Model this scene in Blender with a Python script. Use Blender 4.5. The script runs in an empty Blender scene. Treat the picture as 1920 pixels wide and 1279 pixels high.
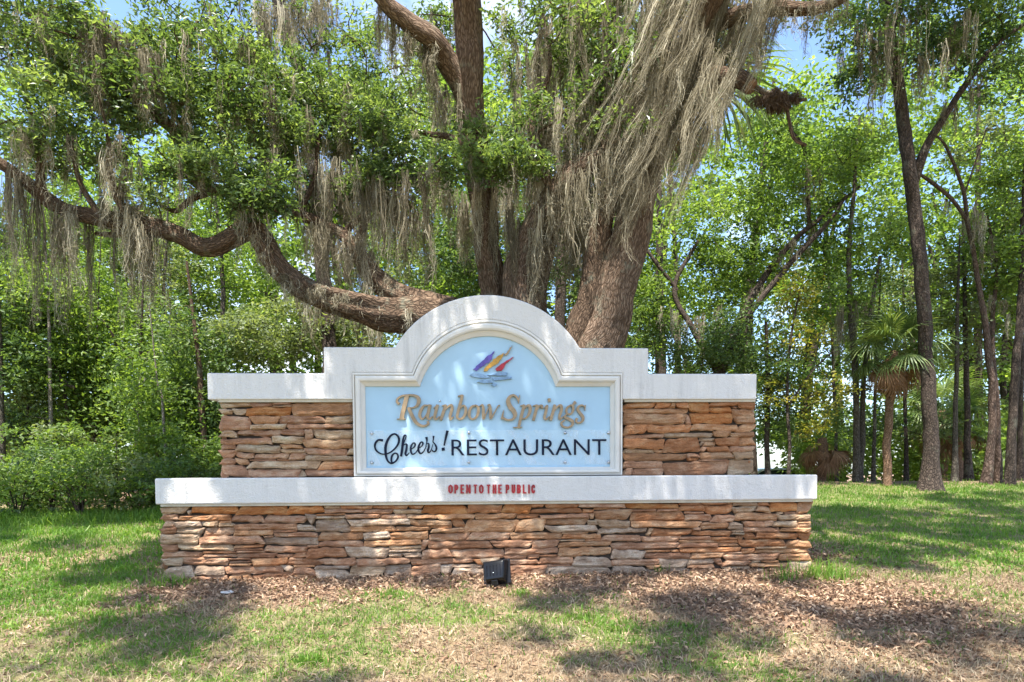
import bpy, bmesh, math, random
import numpy as np
from mathutils import Vector, Matrix, noise as mnoise

SC = bpy.context.scene
COL = SC.collection
R = math.radians
rs = np.random.RandomState
random.seed(7)

# ------------------------------------------------------------------ camera
F = 1280.0            # focal length in pixels of the 1920 px wide photograph
PITCH = R(3.0)        # looking slightly down, lens shifted up
HZ = 890.0            # horizon row
ROLL = 0.0056         # the camera was held a third of a degree off level
CY = HZ + F * math.tan(PITCH)
CAMZ = 0.865          # above the foot of the sign, which stands up a gentle slope
cam = bpy.data.cameras.new('camera')
cam.sensor_width = 36.0
cam.lens = F / 1920 * 36.0
cam.shift_y = (CY - 639.5) / 1920
cam.clip_start = 0.05
cam.clip_end = 2000
cam_o = bpy.data.objects.new('camera', cam)
cam_o.location = (0, 0, CAMZ)
COL.objects.link(cam_o)
SC.camera = cam_o
_f = Vector((0, math.cos(PITCH), -math.sin(PITCH)))
_u = Vector((0, math.sin(PITCH), math.cos(PITCH)))
_r = Vector((1, 0, 0))
CR = _r * math.cos(ROLL) - _u * math.sin(ROLL)
CU = _r * math.sin(ROLL) + _u * math.cos(ROLL)
cam_o.matrix_world = Matrix(((CR.x, CU.x, -_f.x, 0), (CR.y, CU.y, -_f.y, 0), (CR.z, CU.z, -_f.z, CAMZ), (0, 0, 0, 1)))

# ------------------------------------------------------------------ light
SUN_EL, SUN_AZ = R(69), R(196)     # azimuth measured clockwise from +Y (north): sun high behind the camera
world = bpy.data.worlds.new('World')
SC.world = world
world.use_nodes = True
wn = world.node_tree
wn.nodes.clear()
w_out = wn.nodes.new('ShaderNodeOutputWorld')
w_bg = wn.nodes.new('ShaderNodeBackground')
w_bg.inputs['Strength'].default_value = 0.13
sky = wn.nodes.new('ShaderNodeTexSky')
sky.sky_type = 'NISHITA'
sky.sun_disc = False
sky.sun_elevation = SUN_EL
sky.sun_rotation = SUN_AZ
sky.altitude = 10
sky.air_density = 1.0
sky.dust_density = 1.2
sky.ozone_density = 4.5
# thin broken cloud
w_tc = wn.nodes.new('ShaderNodeTexCoord')
w_ns = wn.nodes.new('ShaderNodeTexNoise')
w_ns.inputs['Scale'].default_value = 3.0
w_ns.inputs['Detail'].default_value = 7.0
w_ns.inputs['Roughness'].default_value = 0.6
w_rp = wn.nodes.new('ShaderNodeValToRGB')
w_rp.color_ramp.elements[0].position = 0.52
w_rp.color_ramp.elements[1].position = 0.76
w_mx = wn.nodes.new('ShaderNodeMix')
w_mx.data_type = 'RGBA'
w_mx.inputs['B'].default_value = (4.8, 5.0, 5.4, 1)
wn.links.new(w_tc.outputs['Generated'], w_ns.inputs['Vector'])
wn.links.new(w_ns.outputs['Fac'], w_rp.inputs['Fac'])
wn.links.new(w_rp.outputs['Color'], w_mx.inputs['Factor'])
wn.links.new(sky.outputs['Color'], w_mx.inputs['A'])
wn.links.new(w_mx.outputs['Result'], w_bg.inputs['Color'])
wn.links.new(w_bg.outputs['Background'], w_out.inputs['Surface'])

sun = bpy.data.lights.new('sun', 'SUN')
sun.energy = 4.4
sun.angle = R(0.53)
sun.color = (1.0, 0.955, 0.88)
sun_o = bpy.data.objects.new('sun', sun)
SUN_DIR = Vector((math.sin(SUN_AZ) * math.cos(SUN_EL), math.cos(SUN_AZ) * math.cos(SUN_EL), math.sin(SUN_EL)))
sun_o.rotation_euler = SUN_DIR.to_track_quat('Z', 'Y').to_euler()
sun_o.location = (0, -10, 30)
COL.objects.link(sun_o)

SC.view_settings.view_transform = 'Standard'
SC.view_settings.look = 'None'
SC.view_settings.gamma = 1.0
SC.view_settings.exposure = 1.74
SC.view_settings.use_curve_mapping = False
SC.render.engine = 'CYCLES'
SC.cycles.max_bounces = 7
SC.cycles.diffuse_bounces = 4
SC.cycles.transmission_bounces = 4
SC.cycles.transparent_max_bounces = 8
SC.cycles.caustics_reflective = False
SC.cycles.caustics_refractive = False
SC.cycles.sample_clamp_indirect = 6

# ------------------------------------------------------------------ measuring helpers
FWD = np.array([0, math.cos(PITCH), -math.sin(PITCH)])
UPV = np.array(CU)
RGT = np.array(CR)
CAM = np.array([0, 0, CAMZ])


def ray(px, py):
    return FWD + (px - 960) / F * RGT + (CY - py) / F * UPV


def P(px, py, Y):
    """the point of the place seen at a pixel of the photograph, at distance Y"""
    d = ray(px, py)
    return CAM + d * (Y / d[1])


def PW(w, Y):
    return w * Y / F


def smooth(a, b, x):
    t = np.clip((np.asarray(x, float) - a) / (b - a), 0, 1)
    return t * t * (3 - 2 * t)


def hash2(i, j, seed):
    h = (i * 374761393 + j * 668265263 + seed * 974634371) & 0xffffffff
    h = ((h ^ (h >> 13)) * 1274126177) & 0xffffffff
    return ((h ^ (h >> 16)) & 0xffff) / 65535.0


def vnoise(x, y, seed=0):
    x = np.asarray(x, float); y = np.asarray(y, float)
    i = np.floor(x).astype(np.int64); j = np.floor(y).astype(np.int64)
    u = x - i; v = y - j
    u = u * u * (3 - 2 * u); v = v * v * (3 - 2 * v)
    a = hash2(i, j, seed); b = hash2(i + 1, j, seed)
    c = hash2(i, j + 1, seed); d = hash2(i + 1, j + 1, seed)
    return a + (b - a) * u + (c - a) * v + (a - b - c + d) * u * v


def fbm(x, y, seed=0, o=4):
    s = 0; a = 0.5; t = 0
    for k in range(o):
        s = s + a * vnoise(np.asarray(x) * 2 ** k, np.asarray(y) * 2 ** k, seed + k * 17)
        t += a; a *= 0.5
    return s / t


def ground_z(x, y):
    x = np.asarray(x, float); y = np.asarray(y, float)
    z = 0.105 * (np.clip(y, -4, 12.4) - 5.75)
    z = z + 0.05 * (fbm(x * 0.35, y * 0.35, 3, 3) - 0.5) * smooth(0.3, 2.5, np.abs(y - 6.0) + np.maximum(np.abs(x) - 2.6, 0))
    z = z - 1.0 * smooth(12.6, 21, y) * smooth(0.0, 3.5, x)
    z = z + 0.022 * (fbm(x * 2.3, y * 2.3, 9, 3) - 0.5)
    return z


def on_ground(px, py, dz=0.0):
    """where the line of sight through a pixel meets the lawn"""
    d = ray(px, py)
    lo = 1.5
    for t in np.arange(1.5, 30, 0.02):
        p = CAM + d * t
        if p[2] < float(ground_z(p[0], p[1])) + dz:
            return p
    return p


# ------------------------------------------------------------------ mesh helpers
def arr_mesh(name, verts, faces, smoothf=False, attrs=None, uv=None):
    """verts (n,3); faces (m,k) uniform; attrs {name: per-vertex float}; uv per-loop (m*k,2)"""
    verts = np.asarray(verts, np.float32)
    faces = np.asarray(faces, np.int32)
    me = bpy.data.meshes.new(name)
    m, k = faces.shape
    me.vertices.add(len(verts))
    me.vertices.foreach_set('co', verts.ravel())
    me.loops.add(m * k)
    me.loops.foreach_set('vertex_index', faces.ravel())
    me.polygons.add(m)
    me.polygons.foreach_set('loop_start', np.arange(m, dtype=np.int32) * k)
    try:
        me.polygons.foreach_set('loop_total', np.full(m, k, np.int32))
    except Exception:
        pass
    me.polygons.foreach_set('use_smooth', np.full(m, bool(smoothf)))
    if uv is not None:
        l = me.uv_layers.new(name='UVMap')
        l.data.foreach_set('uv', np.asarray(uv, np.float32).ravel())
    if attrs:
        for n, a in attrs.items():
            at = me.attributes.new(n, 'FLOAT', 'POINT')
            at.data.foreach_set('value', np.asarray(a, np.float32))
    me.update(calc_edges=True)
    me.validate()
    return me


def link(name, me, mat=None, parent=None, loc=None):
    o = bpy.data.objects.new(name, me)
    COL.objects.link(o)
    if mat is not None and not me.materials:
        me.materials.append(mat)
    if parent is not None:
        o.parent = parent
    if loc is not None:
        o.location = loc
    return o


def empty(name, label, cat, loc=(0, 0, 0), group=None):
    o = bpy.data.objects.new(name, None)
    o.empty_display_size = 0.2
    COL.objects.link(o)
    o.location = loc
    o['label'] = label
    o['category'] = cat
    if group:
        o['group'] = group
    return o


def bm_obj(name, bm, mat, parent=None, smoothf=False):
    bmesh.ops.recalc_face_normals(bm, faces=bm.faces)
    me = bpy.data.meshes.new(name)
    bm.to_mesh(me)
    bm.free()
    if smoothf:
        for p in me.polygons:
            p.use_smooth = True
    return link(name, me, mat, parent)


def bm_box(bm, x0, x1, y0, y1, z0, z1, bev=0.0, seg=2):
    r = bmesh.ops.create_cube(bm, size=1)
    vs = r['verts']
    for v in vs:
        v.co.x = x0 + (v.co.x + .5) * (x1 - x0)
        v.co.y = y0 + (v.co.y + .5) * (y1 - y0)
        v.co.z = z0 + (v.co.z + .5) * (z1 - z0)
    if bev > 0:
        es = list({e for v in vs for e in v.link_edges})
        bmesh.ops.bevel(bm, geom=es, offset=bev, segments=seg, affect='EDGES', profile=0.5)


def catmull(pts, n=8):
    """smooth polyline through pts (k,d)"""
    p = np.asarray(pts, float)
    if len(p) < 3:
        t = np.linspace(0, 1, n + 1)[:, None]
        return p[0] + (p[-1] - p[0]) * t
    q = np.vstack([2 * p[0] - p[1], p, 2 * p[-1] - p[-2]])
    out = []
    for i in range(1, len(q) - 2):
        t = np.linspace(0, 1, n, endpoint=False)[:, None]
        a, b, c, d = q[i - 1], q[i], q[i + 1], q[i + 2]
        out.append(0.5 * (2 * b + (c - a) * t + (2 * a - 5 * b + 4 * c - d) * t ** 2 + (3 * b - a - 3 * c + d) * t ** 3))
    out.append(p[-1:])
    return np.vstack(out)


def frames(path):
    t = np.gradient(path, axis=0)
    t /= np.linalg.norm(t, axis=1)[:, None] + 1e-9
    n = np.zeros_like(t)
    ref = np.array([0.3, -1.0, 0.1])
    for i in range(len(t)):
        v = ref - t[i] * ref.dot(t[i])
        l = np.linalg.norm(v)
        if l < 1e-3:
            v = np.array([1.0, 0, 0]) - t[i] * t[i][0]; l = np.linalg.norm(v)
        n[i] = v / l
        ref = n[i]
    b = np.cross(t, n)
    return t, n, b


def tube_arrays(path, rad, sides=10, rough=0.0, seed=0, cap=False):
    path = np.asarray(path, float); rad = np.asarray(rad, float)
    m = len(path)
    t, n, b = frames(path)
    ln = np.concatenate([[0], np.cumsum(np.linalg.norm(np.diff(path, axis=0), axis=1))])
    ang = np.linspace(0, 2 * np.pi, sides, endpoint=False)
    A, L = np.meshgrid(ang, ln)
    rr = rad[:, None] * np.ones_like(A)
    if rough > 0:
        # noise periodic round the trunk: sample on a cylinder via two offsets
        nx = np.cos(A) * 2.2; ny = np.sin(A) * 2.2
        k = fbm(nx + L * 1.1 + seed * 7.3, ny + L * 0.9 + 31, seed, 4) - 0.5
        k2 = fbm(nx * 3 + L * 2.5 + seed, ny * 3 - L * 1.7 + 11, seed + 5, 3) - 0.5
        rr = rr * (1 + rough * (1.5 * k + 0.6 * k2))
    v = path[:, None, :] + rr[..., None] * (np.cos(A)[..., None] * n[:, None, :] + np.sin(A)[..., None] * b[:, None, :])
    idx = np.arange(m * sides).reshape(m, sides)
    i0 = idx[:-1]; i1 = idx[1:]
    f = np.stack([i0, np.roll(i0, -1, 1), np.roll(i1, -1, 1), i1], -1).reshape(-1, 4)
    # uv in metres
    rm = float(np.mean(rad)) * 2 * np.pi
    U0 = np.broadcast_to(ang / (2 * np.pi) * rm, (m, sides)); du = rm / sides
    uv = np.stack([np.stack([U0[:-1], L[:-1]], -1), np.stack([U0[:-1] + du, L[:-1]], -1),
                   np.stack([U0[1:] + du, L[1:]], -1), np.stack([U0[1:], L[1:]], -1)], 2).reshape(-1, 2)
    v = v.reshape(-1, 3)
    if cap:
        c0, c1 = len(v), len(v) + 1
        v = np.vstack([v, path[0], path[-1]])
        a = idx[0]; z = idx[-1]
        fc = np.vstack([np.stack([np.roll(a, -1), a, np.full(sides, c0), np.full(sides, c0)], -1),
                        np.stack([z, np.roll(z, -1), np.full(sides, c1), np.full(sides, c1)], -1)])
        # degenerate quads are avoided: use pairs of triangles as quads sharing the centre
        return v, f, uv, fc
    return v, f, uv


class Bag:
    """collects uniform quads"""
    def __init__(s):
        s.v = []; s.f = []; s.uv = []; s.n = 0; s.t = []
    def add(s, v, f, uv=None, tint=None):
        s.v.append(v); s.f.append(f + s.n); s.n += len(v)
        s.uv.append(uv if uv is not None else np.zeros((len(f) * f.shape[1], 2)))
        s.t.append(tint if tint is not None else np.zeros(len(v)))
    def mesh(s, name, smoothf=True):
        return arr_mesh(name, np.vstack(s.v), np.vstack(s.f), smoothf, {'tint': np.concatenate(s.t)}, np.vstack(s.uv))


# ------------------------------------------------------------------ materials
def new_mat(name):
    m = bpy.data.materials.new(name)
    m.use_nodes = True
    nt = m.node_tree
    nt.nodes.clear()
    out = nt.nodes.new('ShaderNodeOutputMaterial')
    return m, nt, out


def N(nt, typ, **kw):
    n = nt.nodes.new(typ)
    for k, v in kw.items():
        if k.startswith('i_'):
            n.inputs[k[2:].replace('_', ' ')].default_value = v
        else:
            setattr(n, k, v)
    return n


def ramp(nt, fac, stops):
    r = nt.nodes.new('ShaderNodeValToRGB')
    e = r.color_ramp.elements
    while len(e) > 1:
        e.remove(e[-1])
    e[0].position, e[0].color = stops[0][0], (*stops[0][1], 1)
    for p, c in stops[1:]:
        x = e.new(p); x.color = (*c, 1)
    nt.links.new(fac, r.inputs['Fac'])
    return r.outputs['Color']


def mixc(nt, fac, a, b, mode='MIX'):
    m = nt.nodes.new('ShaderNodeMix')
    m.data_type = 'RGBA'; m.blend_type = mode
    for s, v in (('Factor', fac), ('A', a), ('B', b)):
        if hasattr(v, 'is_output'):
            nt.links.new(v, m.inputs[s])
        else:
            m.inputs[s].default_value = (*v, 1) if isinstance(v, (tuple, list)) else v
    return m.outputs['Result']


def math_n(nt, op, a, b=0.0, clamp=False):
    m = nt.nodes.new('ShaderNodeMath')
    m.operation = op; m.use_clamp = clamp
    for i, v in enumerate((a, b)):
        if hasattr(v, 'is_output'):
            nt.links.new(v, m.inputs[i])
        else:
            m.inputs[i].default_value = v
    return m.outputs[0]


def noise_n(nt, vec, scale, detail=5, rough=0.6):
    n = nt.nodes.new('ShaderNodeTexNoise')
    n.inputs['Scale'].default_value = scale
    n.inputs['Detail'].default_value = detail
    n.inputs['Roughness'].default_value = rough
    if vec is not None:
        nt.links.new(vec, n.inputs['Vector'])
    return n.outputs['Fac']


def mapping(nt, vec, scale=(1, 1, 1), loc=None):
    m = nt.nodes.new('ShaderNodeMapping')
    m.inputs['Scale'].default_value = scale
    nt.links.new(vec, m.inputs['Vector'])
    if loc is not None:
        nt.links.new(loc, m.inputs['Location'])
    return m.outputs['Vector']


def bump(nt, h, strength, dist):
    b = nt.nodes.new('ShaderNodeBump')
    b.inputs['Strength'].default_value = strength
    b.inputs['Distance'].default_value = dist
    nt.links.new(h, b.inputs['Height'])
    return b.outputs['Normal']


def principled(nt, out, col=None, rough=0.6, normal=None, spec=0.5, metal=0.0):
    p = nt.nodes.new('ShaderNodeBsdfPrincipled')
    p.inputs['Specular IOR Level'].default_value = spec
    p.inputs['Metallic'].default_value = metal
    if hasattr(rough, 'is_output'):
        nt.links.new(rough, p.inputs['Roughness'])
    else:
        p.inputs['Roughness'].default_value = rough
    if hasattr(col, 'is_output'):
        nt.links.new(col, p.inputs['Base Color'])
    elif col is not None:
        p.inputs['Base Color'].default_value = (*col, 1)
    if normal is not None:
        nt.links.new(normal, p.inputs['Normal'])
    nt.links.new(p.outputs[0], out.inputs['Surface'])
    return p


def plain(name, col, rough=0.5, metal=0.0, spec=0.5, var=0.12, scale=6.0):
    m, nt, out = new_mat(name)
    tc = N(nt, 'ShaderNodeTexCoord')
    f = noise_n(nt, tc.outputs['Object'], scale, 6, 0.65)
    d = tuple(c * (1 - var) for c in col); l = tuple(min(1, c * (1 + var)) for c in col)
    principled(nt, out, ramp(nt, f, [(0.3, d), (0.7, l)]), rough, bump(nt, noise_n(nt, tc.outputs['Object'], scale * 12, 3), 0.15, 0.002), spec, metal)
    return m


def leaf_mat(name, dark, mid, light, trans=0.35, rough=0.45, glow=(1.75, 1.7, 0.7)):
    m, nt, out = new_mat(name)
    at = N(nt, 'ShaderNodeAttribute', attribute_name='tint')
    c = ramp(nt, at.outputs['Fac'], [(0.0, dark), (0.5, mid), (1.0, light)])
    p = nt.nodes.new('ShaderNodeBsdfPrincipled')
    nt.links.new(c, p.inputs['Base Color'])
    p.inputs['Roughness'].default_value = rough
    p.inputs['Specular IOR Level'].default_value = 0.35
    t = nt.nodes.new('ShaderNodeBsdfTranslucent')
    tc = mixc(nt, 1.0, c, glow, 'MULTIPLY')
    nt.links.new(tc, t.inputs['Color'])
    mx = nt.nodes.new('ShaderNodeMixShader')
    mx.inputs[0].default_value = trans
    nt.links.new(p.outputs[0], mx.inputs[1])
    nt.links.new(t.outputs[0], mx.inputs[2])
    nt.links.new(mx.outputs[0], out.inputs['Surface'])
    return m


def bark_mat(name, dark, light, lichen=0.25, sx=26.0, sy=7.0):
    m, nt, out = new_mat(name)
    uv = N(nt, 'ShaderNodeUVMap').outputs[0]
    tc = N(nt, 'ShaderNodeTexCoord').outputs['Object']
    warp = N(nt, 'ShaderNodeTexNoise'); warp.inputs['Scale'].default_value = 9.0
    nt.links.new(uv, warp.inputs['Vector'])
    wv = mixc(nt, 0.06, uv, warp.outputs['Color'])
    vo = N(nt, 'ShaderNodeTexVoronoi', feature='DISTANCE_TO_EDGE')
    vo.inputs['Scale'].default_value = 1.0
    nt.links.new(mapping(nt, wv, (sx * 1.7, sy * 1.5, 1)), vo.inputs['Vector'])
    crack = ramp(nt, vo.outputs['Distance'], [(0.0, (0.15, 0.15, 0.15)), (0.16, (0.7, 0.7, 0.7)), (0.45, (1, 1, 1))])
    fine = noise_n(nt, mapping(nt, wv, (70, 14, 1)), 1.0, 8, 0.75)
    fis = noise_n(nt, mapping(nt, wv, (sx * 1.1, sy * 0.35, 1)), 1.0, 6, 0.7)
    big = noise_n(nt, tc, 2.2, 5, 0.6)
    h = math_n(nt, 'ADD', math_n(nt, 'MULTIPLY', crack, 0.42), math_n(nt, 'ADD', math_n(nt, 'MULTIPLY', fine, 0.55), math_n(nt, 'MULTIPLY', fis, 0.5)))
    c = ramp(nt, h, [(0.42, tuple(x * 0.3 for x in dark)), (0.72, dark), (1.12, light)])
    li = noise_n(nt, tc, 5.0, 7, 0.7)
    lm = ramp(nt, li, [(0.56, (0, 0, 0)), (0.66, (1, 1, 1))])
    c = mixc(nt, math_n(nt, 'MULTIPLY', lm, lichen), c, (0.26, 0.27, 0.2))
    c = mixc(nt, math_n(nt, 'MULTIPLY', big, 0.5), c, mixc(nt, 1.0, c, (0.5, 0.46, 0.42), 'MULTIPLY'))
    principled(nt, out, c, 0.9, bump(nt, h, 0.9, 0.03), 0.2)
    return m


M = {}
M['oak_leaf'] = leaf_mat('oak_leaf', (0.05, 0.085, 0.032), (0.11, 0.17, 0.06), (0.25, 0.32, 0.13), 0.44, 0.33)
M['bright_leaf'] = leaf_mat('bright_leaf', (0.07, 0.12, 0.03), (0.14, 0.22, 0.05), (0.27, 0.36, 0.10), 0.48)
M['deep_leaf'] = leaf_mat('deep_leaf', (0.045, 0.08, 0.03), (0.085, 0.145, 0.048), (0.18, 0.25, 0.085), 0.42)
M['yellow_leaf'] = leaf_mat('yellow_leaf', (0.13, 0.14, 0.025), (0.24, 0.24, 0.04), (0.42, 0.33, 0.06), 0.45)
M['grey_leaf'] = leaf_mat('grey_leaf', (0.09, 0.12, 0.055), (0.155, 0.20, 0.09), (0.26, 0.305, 0.15), 0.42)
M['palm_leaf'] = leaf_mat('palm_leaf', (0.06, 0.105, 0.03), (0.12, 0.18, 0.055), (0.24, 0.29, 0.11), 0.3, 0.42)
M['dead_frond'] = leaf_mat('dead_frond', (0.17, 0.09, 0.045), (0.28, 0.15, 0.075), (0.42, 0.26, 0.14), 0.2, 0.8, (1, 0.95, 0.85))
M['moss'] = leaf_mat('spanish_moss', (0.105, 0.088, 0.056), (0.28, 0.245, 0.168), (0.55, 0.505, 0.385), 0.3, 0.95, (1, 0.95, 0.85))
M['grass'] = leaf_mat('grass_blade', (0.06, 0.135, 0.022), (0.115, 0.225, 0.034), (0.24, 0.34, 0.075), 0.45, 0.5)
M['straw'] = leaf_mat('dry_grass', (0.19, 0.135, 0.085), (0.35, 0.265, 0.17), (0.54, 0.44, 0.30), 0.3, 0.85, (1, 0.95, 0.85))
M['clump'] = leaf_mat('dead_fern', (0.055, 0.035, 0.024), (0.11, 0.075, 0.05), (0.22, 0.15, 0.10), 0.15, 0.9, (1, 0.95, 0.85))
M['litter'] = leaf_mat('dead_leaf', (0.10, 0.056, 0.034), (0.28, 0.17, 0.102), (0.53, 0.38, 0.255), 0.15, 0.8, (1, 0.95, 0.85))
M['oak_bark'] = bark_mat('oak_bark', (0.135, 0.088, 0.058), (0.33, 0.24, 0.175), 0.4)
M['limb_bark'] = bark_mat('limb_bark', (0.105, 0.068, 0.044), (0.27, 0.185, 0.125), 0.5, 30, 9)
M['grey_bark'] = bark_mat('grey_bark', (0.085, 0.07, 0.055), (0.21, 0.18, 0.145), 0.5, 34, 12)
M['dark_bark'] = bark_mat('dark_bark', (0.06, 0.045, 0.036), (0.16, 0.12, 0.095), 0.35, 34, 12)
M['pale_bark'] = bark_mat('pale_bark', (0.2, 0.17, 0.14), (0.45, 0.42, 0.37), 0.4, 24, 16)
M['red_bark'] = bark_mat('red_bark', (0.10, 0.066, 0.05), (0.23, 0.165, 0.13), 0.35, 30, 10)
M['palm_bark'] = bark_mat('palm_bark', (0.22, 0.13, 0.08), (0.42, 0.27, 0.18), 0.1, 16, 30)
M['cut_wood'] = plain('cut_wood', (0.24, 0.125, 0.06), 0.9, var=0.45, scale=14)


def stucco_mat():
    m, nt, out = new_mat('white_stucco')
    tc = N(nt, 'ShaderNodeTexCoord').outputs['Object']
    fine = noise_n(nt, tc, 140, 3, 0.6)
    med = noise_n(nt, tc, 28, 4, 0.6)
    streak = noise_n(nt, mapping(nt, tc, (14, 14, 0.9)), 1.0, 6, 0.7)
    blot = noise_n(nt, tc, 2.2, 5, 0.6)
    s = math_n(nt, 'MULTIPLY', ramp(nt, streak, [(0.46, (0, 0, 0)), (0.72, (1, 1, 1))]), ramp(nt, blot, [(0.42, (0, 0, 0)), (0.62, (1, 1, 1))]))
    c = ramp(nt, blot, [(0.3, (0.685, 0.655, 0.615)), (0.7, (0.74, 0.712, 0.675))])
    c = mixc(nt, math_n(nt, 'MULTIPLY', s, 0.62), c, (0.36, 0.345, 0.325))
    speck = noise_n(nt, tc, 60, 2, 0.5)
    c = mixc(nt, ramp(nt, speck, [(0.74, (0, 0, 0)), (0.8, (0.6, 0.6, 0.6))]), c, (0.3, 0.28, 0.25))
    h = math_n(nt, 'ADD', math_n(nt, 'MULTIPLY', fine, 0.8), med)
    principled(nt, out, c, 0.7, bump(nt, h, 0.8, 0.01), 0.3)
    return m


M['stucco'] = stucco_mat()
M['trim'] = plain('warm_white_trim', (0.68, 0.645, 0.585), 0.6, var=0.06)  # white moulding; the warm reflected shade of its cove is put into the colour
M['drip'] = plain('bounce_lit_edge', (0.56, 0.52, 0.43), 0.8, var=0.2)  # beige puts the bounce light under the lip into the colour
M['mildew'] = plain('mildewed_top', (0.10, 0.10, 0.095), 0.9, var=0.5, scale=9)
M['mortar'] = plain('dark_mortar', (0.055, 0.04, 0.03), 0.95, var=0.4)


def stone_mat(name, base, alt):
    m, nt, out = new_mat(name)
    tc = N(nt, 'ShaderNodeTexCoord').outputs['Object']
    oi = N(nt, 'ShaderNodeObjectInfo')
    off = math_n(nt, 'MULTIPLY', oi.outputs['Random'], 57.0)
    cx = N(nt, 'ShaderNodeCombineXYZ')
    for i in range(3):
        nt.links.new(off, cx.inputs[i])
    v = mapping(nt, tc, (1, 1, 1.8), cx.outputs[0])
    big = noise_n(nt, v, 6, 5, 0.65)
    lay = noise_n(nt, mapping(nt, tc, (5, 5, 42), cx.outputs[0]), 1.0, 5, 0.65)
    fine = noise_n(nt, v, 60, 5, 0.7)
    c = ramp(nt, big, [(0.3, tuple(x * 0.66 for x in base)), (0.47, base), (0.6, alt), (0.76, tuple(min(.62, x * 1.25) for x in alt))])
    c = mixc(nt, ramp(nt, lay, [(0.5, (0, 0, 0)), (0.72, (0.6, 0.6, 0.6))]), c, tuple(x * 0.5 for x in base))
    r2 = math_n(nt, 'FRACT', math_n(nt, 'MULTIPLY', oi.outputs['Random'], 13.7))
    c = mixc(nt, 1.0, c, ramp(nt, r2, [(0, (0.78, 0.76, 0.76)), (0.5, (1, 1, 1)), (1, (1.16, 1.14, 1.12))]), 'MULTIPLY')
    c = mixc(nt, ramp(nt, fine, [(0.35, (0.5, 0.5, 0.5)), (0.5, (0, 0, 0))]), c, tuple(x * 0.45 for x in base))
    h = math_n(nt, 'ADD', math_n(nt, 'MULTIPLY', fine, 0.6), math_n(nt, 'ADD', lay, big))
    principled(nt, out, c, 0.85, bump(nt, h, 0.9, 0.022), 0.2)
    return m


STONE = {
    'O': ((0.45, 0.175, 0.058), (0.52, 0.265, 0.11)),
    'o': ((0.45, 0.20, 0.088), (0.53, 0.295, 0.155)),
    'n': ((0.46, 0.24, 0.12), (0.55, 0.345, 0.20)),
    't': ((0.46, 0.30, 0.18), (0.57, 0.43, 0.29)),
    'p': ((0.43, 0.225, 0.128), (0.52, 0.335, 0.215)),
    'g': ((0.41, 0.285, 0.195), (0.54, 0.42, 0.31)),
    'b': ((0.35, 0.17, 0.088), (0.46, 0.27, 0.16)),
}
for k, (a, b) in STONE.items():
    M['stone_' + k] = stone_mat('ledge_stone_' + k, a, b)

M['panel'] = plain('pale_blue_board', (0.39, 0.57, 0.70), 0.5, spec=0.3, var=0.05, scale=3)
M['gold'] = plain('weathered_gold', (0.32, 0.225, 0.13), 0.45, metal=0.25, var=0.3, scale=22)
M['navy'] = plain('navy_vinyl', (0.008, 0.012, 0.03), 0.6, spec=0.15, var=0.3)
M['red_paint'] = plain('red_paint', (0.33, 0.008, 0.016), 0.4, var=0.3, scale=14)
M['purple'] = plain('violet_paint', (0.085, 0.06, 0.30), 0.5, var=0.35, scale=30)
M['amber'] = plain('amber_paint', (0.45, 0.24, 0.03), 0.5, var=0.35, scale=25)
M['crimson'] = plain('crimson_paint', (0.38, 0.015, 0.03), 0.5, var=0.3, scale=25)
M['wave'] = plain('blue_grey_paint', (0.17, 0.28, 0.42), 0.45, var=0.35, scale=25)
M['steel'] = plain('bolt_steel', (0.55, 0.56, 0.58), 0.28, metal=1.0, var=0.15)
M['black_metal'] = plain('black_enamel', (0.006, 0.006, 0.007), 0.25, spec=0.35, var=0.2)
M['grey_rim'] = plain('grey_rim', (0.30, 0.30, 0.29), 0.5, var=0.2)
M['car_paint'] = plain('white_car_paint', (0.8, 0.8, 0.8), 0.25, var=0.02)
M['car_glass'] = plain('dark_glass', (0.03, 0.035, 0.04), 0.08, var=0.1)
M['tyre'] = plain('tyre_rubber', (0.02, 0.02, 0.02), 0.8)


def acrylic_mat():
    m, nt, out = new_mat('clear_acrylic')
    tc = N(nt, 'ShaderNodeTexCoord').outputs['Object']
    st = noise_n(nt, mapping(nt, tc, (9, 9, 3.2)), 1.0, 4, 0.6)
    wv = N(nt, 'ShaderNodeTexWave', wave_type='BANDS', bands_direction='DIAGONAL')
    wv.inputs['Scale'].default_value = 2.6
    wv.inputs['Distortion'].default_value = 7
    wv.inputs['Detail'].default_value = 3
    nt.links.new(tc, wv.inputs['Vector'])
    f = math_n(nt, 'MULTIPLY', ramp(nt, st, [(0.42, (0, 0, 0)), (0.7, (1, 1, 1))]), ramp(nt, wv.outputs['Fac'], [(0.35, (0, 0, 0)), (0.75, (1, 1, 1))]))
    f = math_n(nt, 'ADD', math_n(nt, 'MULTIPLY', f, 0.26), 0.015)
    tr = nt.nodes.new('ShaderNodeBsdfTransparent'); tr.inputs[0].default_value = (0.995, 0.998, 1.0, 1)
    di = nt.nodes.new('ShaderNodeBsdfDiffuse'); di.inputs[0].default_value = (0.90, 0.93, 0.95, 1)
    gl = nt.nodes.new('ShaderNodeBsdfGlossy'); gl.inputs['Roughness'].default_value = 0.12
    m1 = nt.nodes.new('ShaderNodeMixShader'); nt.links.new(f, m1.inputs[0])
    nt.links.new(tr.outputs[0], m1.inputs[1]); nt.links.new(di.outputs[0], m1.inputs[2])
    m2 = nt.nodes.new('ShaderNodeMixShader')
    m2.inputs[0].default_value = 0.03
    nt.links.new(m1.outputs[0], m2.inputs[1]); nt.links.new(gl.outputs[0], m2.inputs[2])
    nt.links.new(m2.outputs[0], out.inputs['Surface'])
    return m


M['acrylic'] = acrylic_mat()

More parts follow.
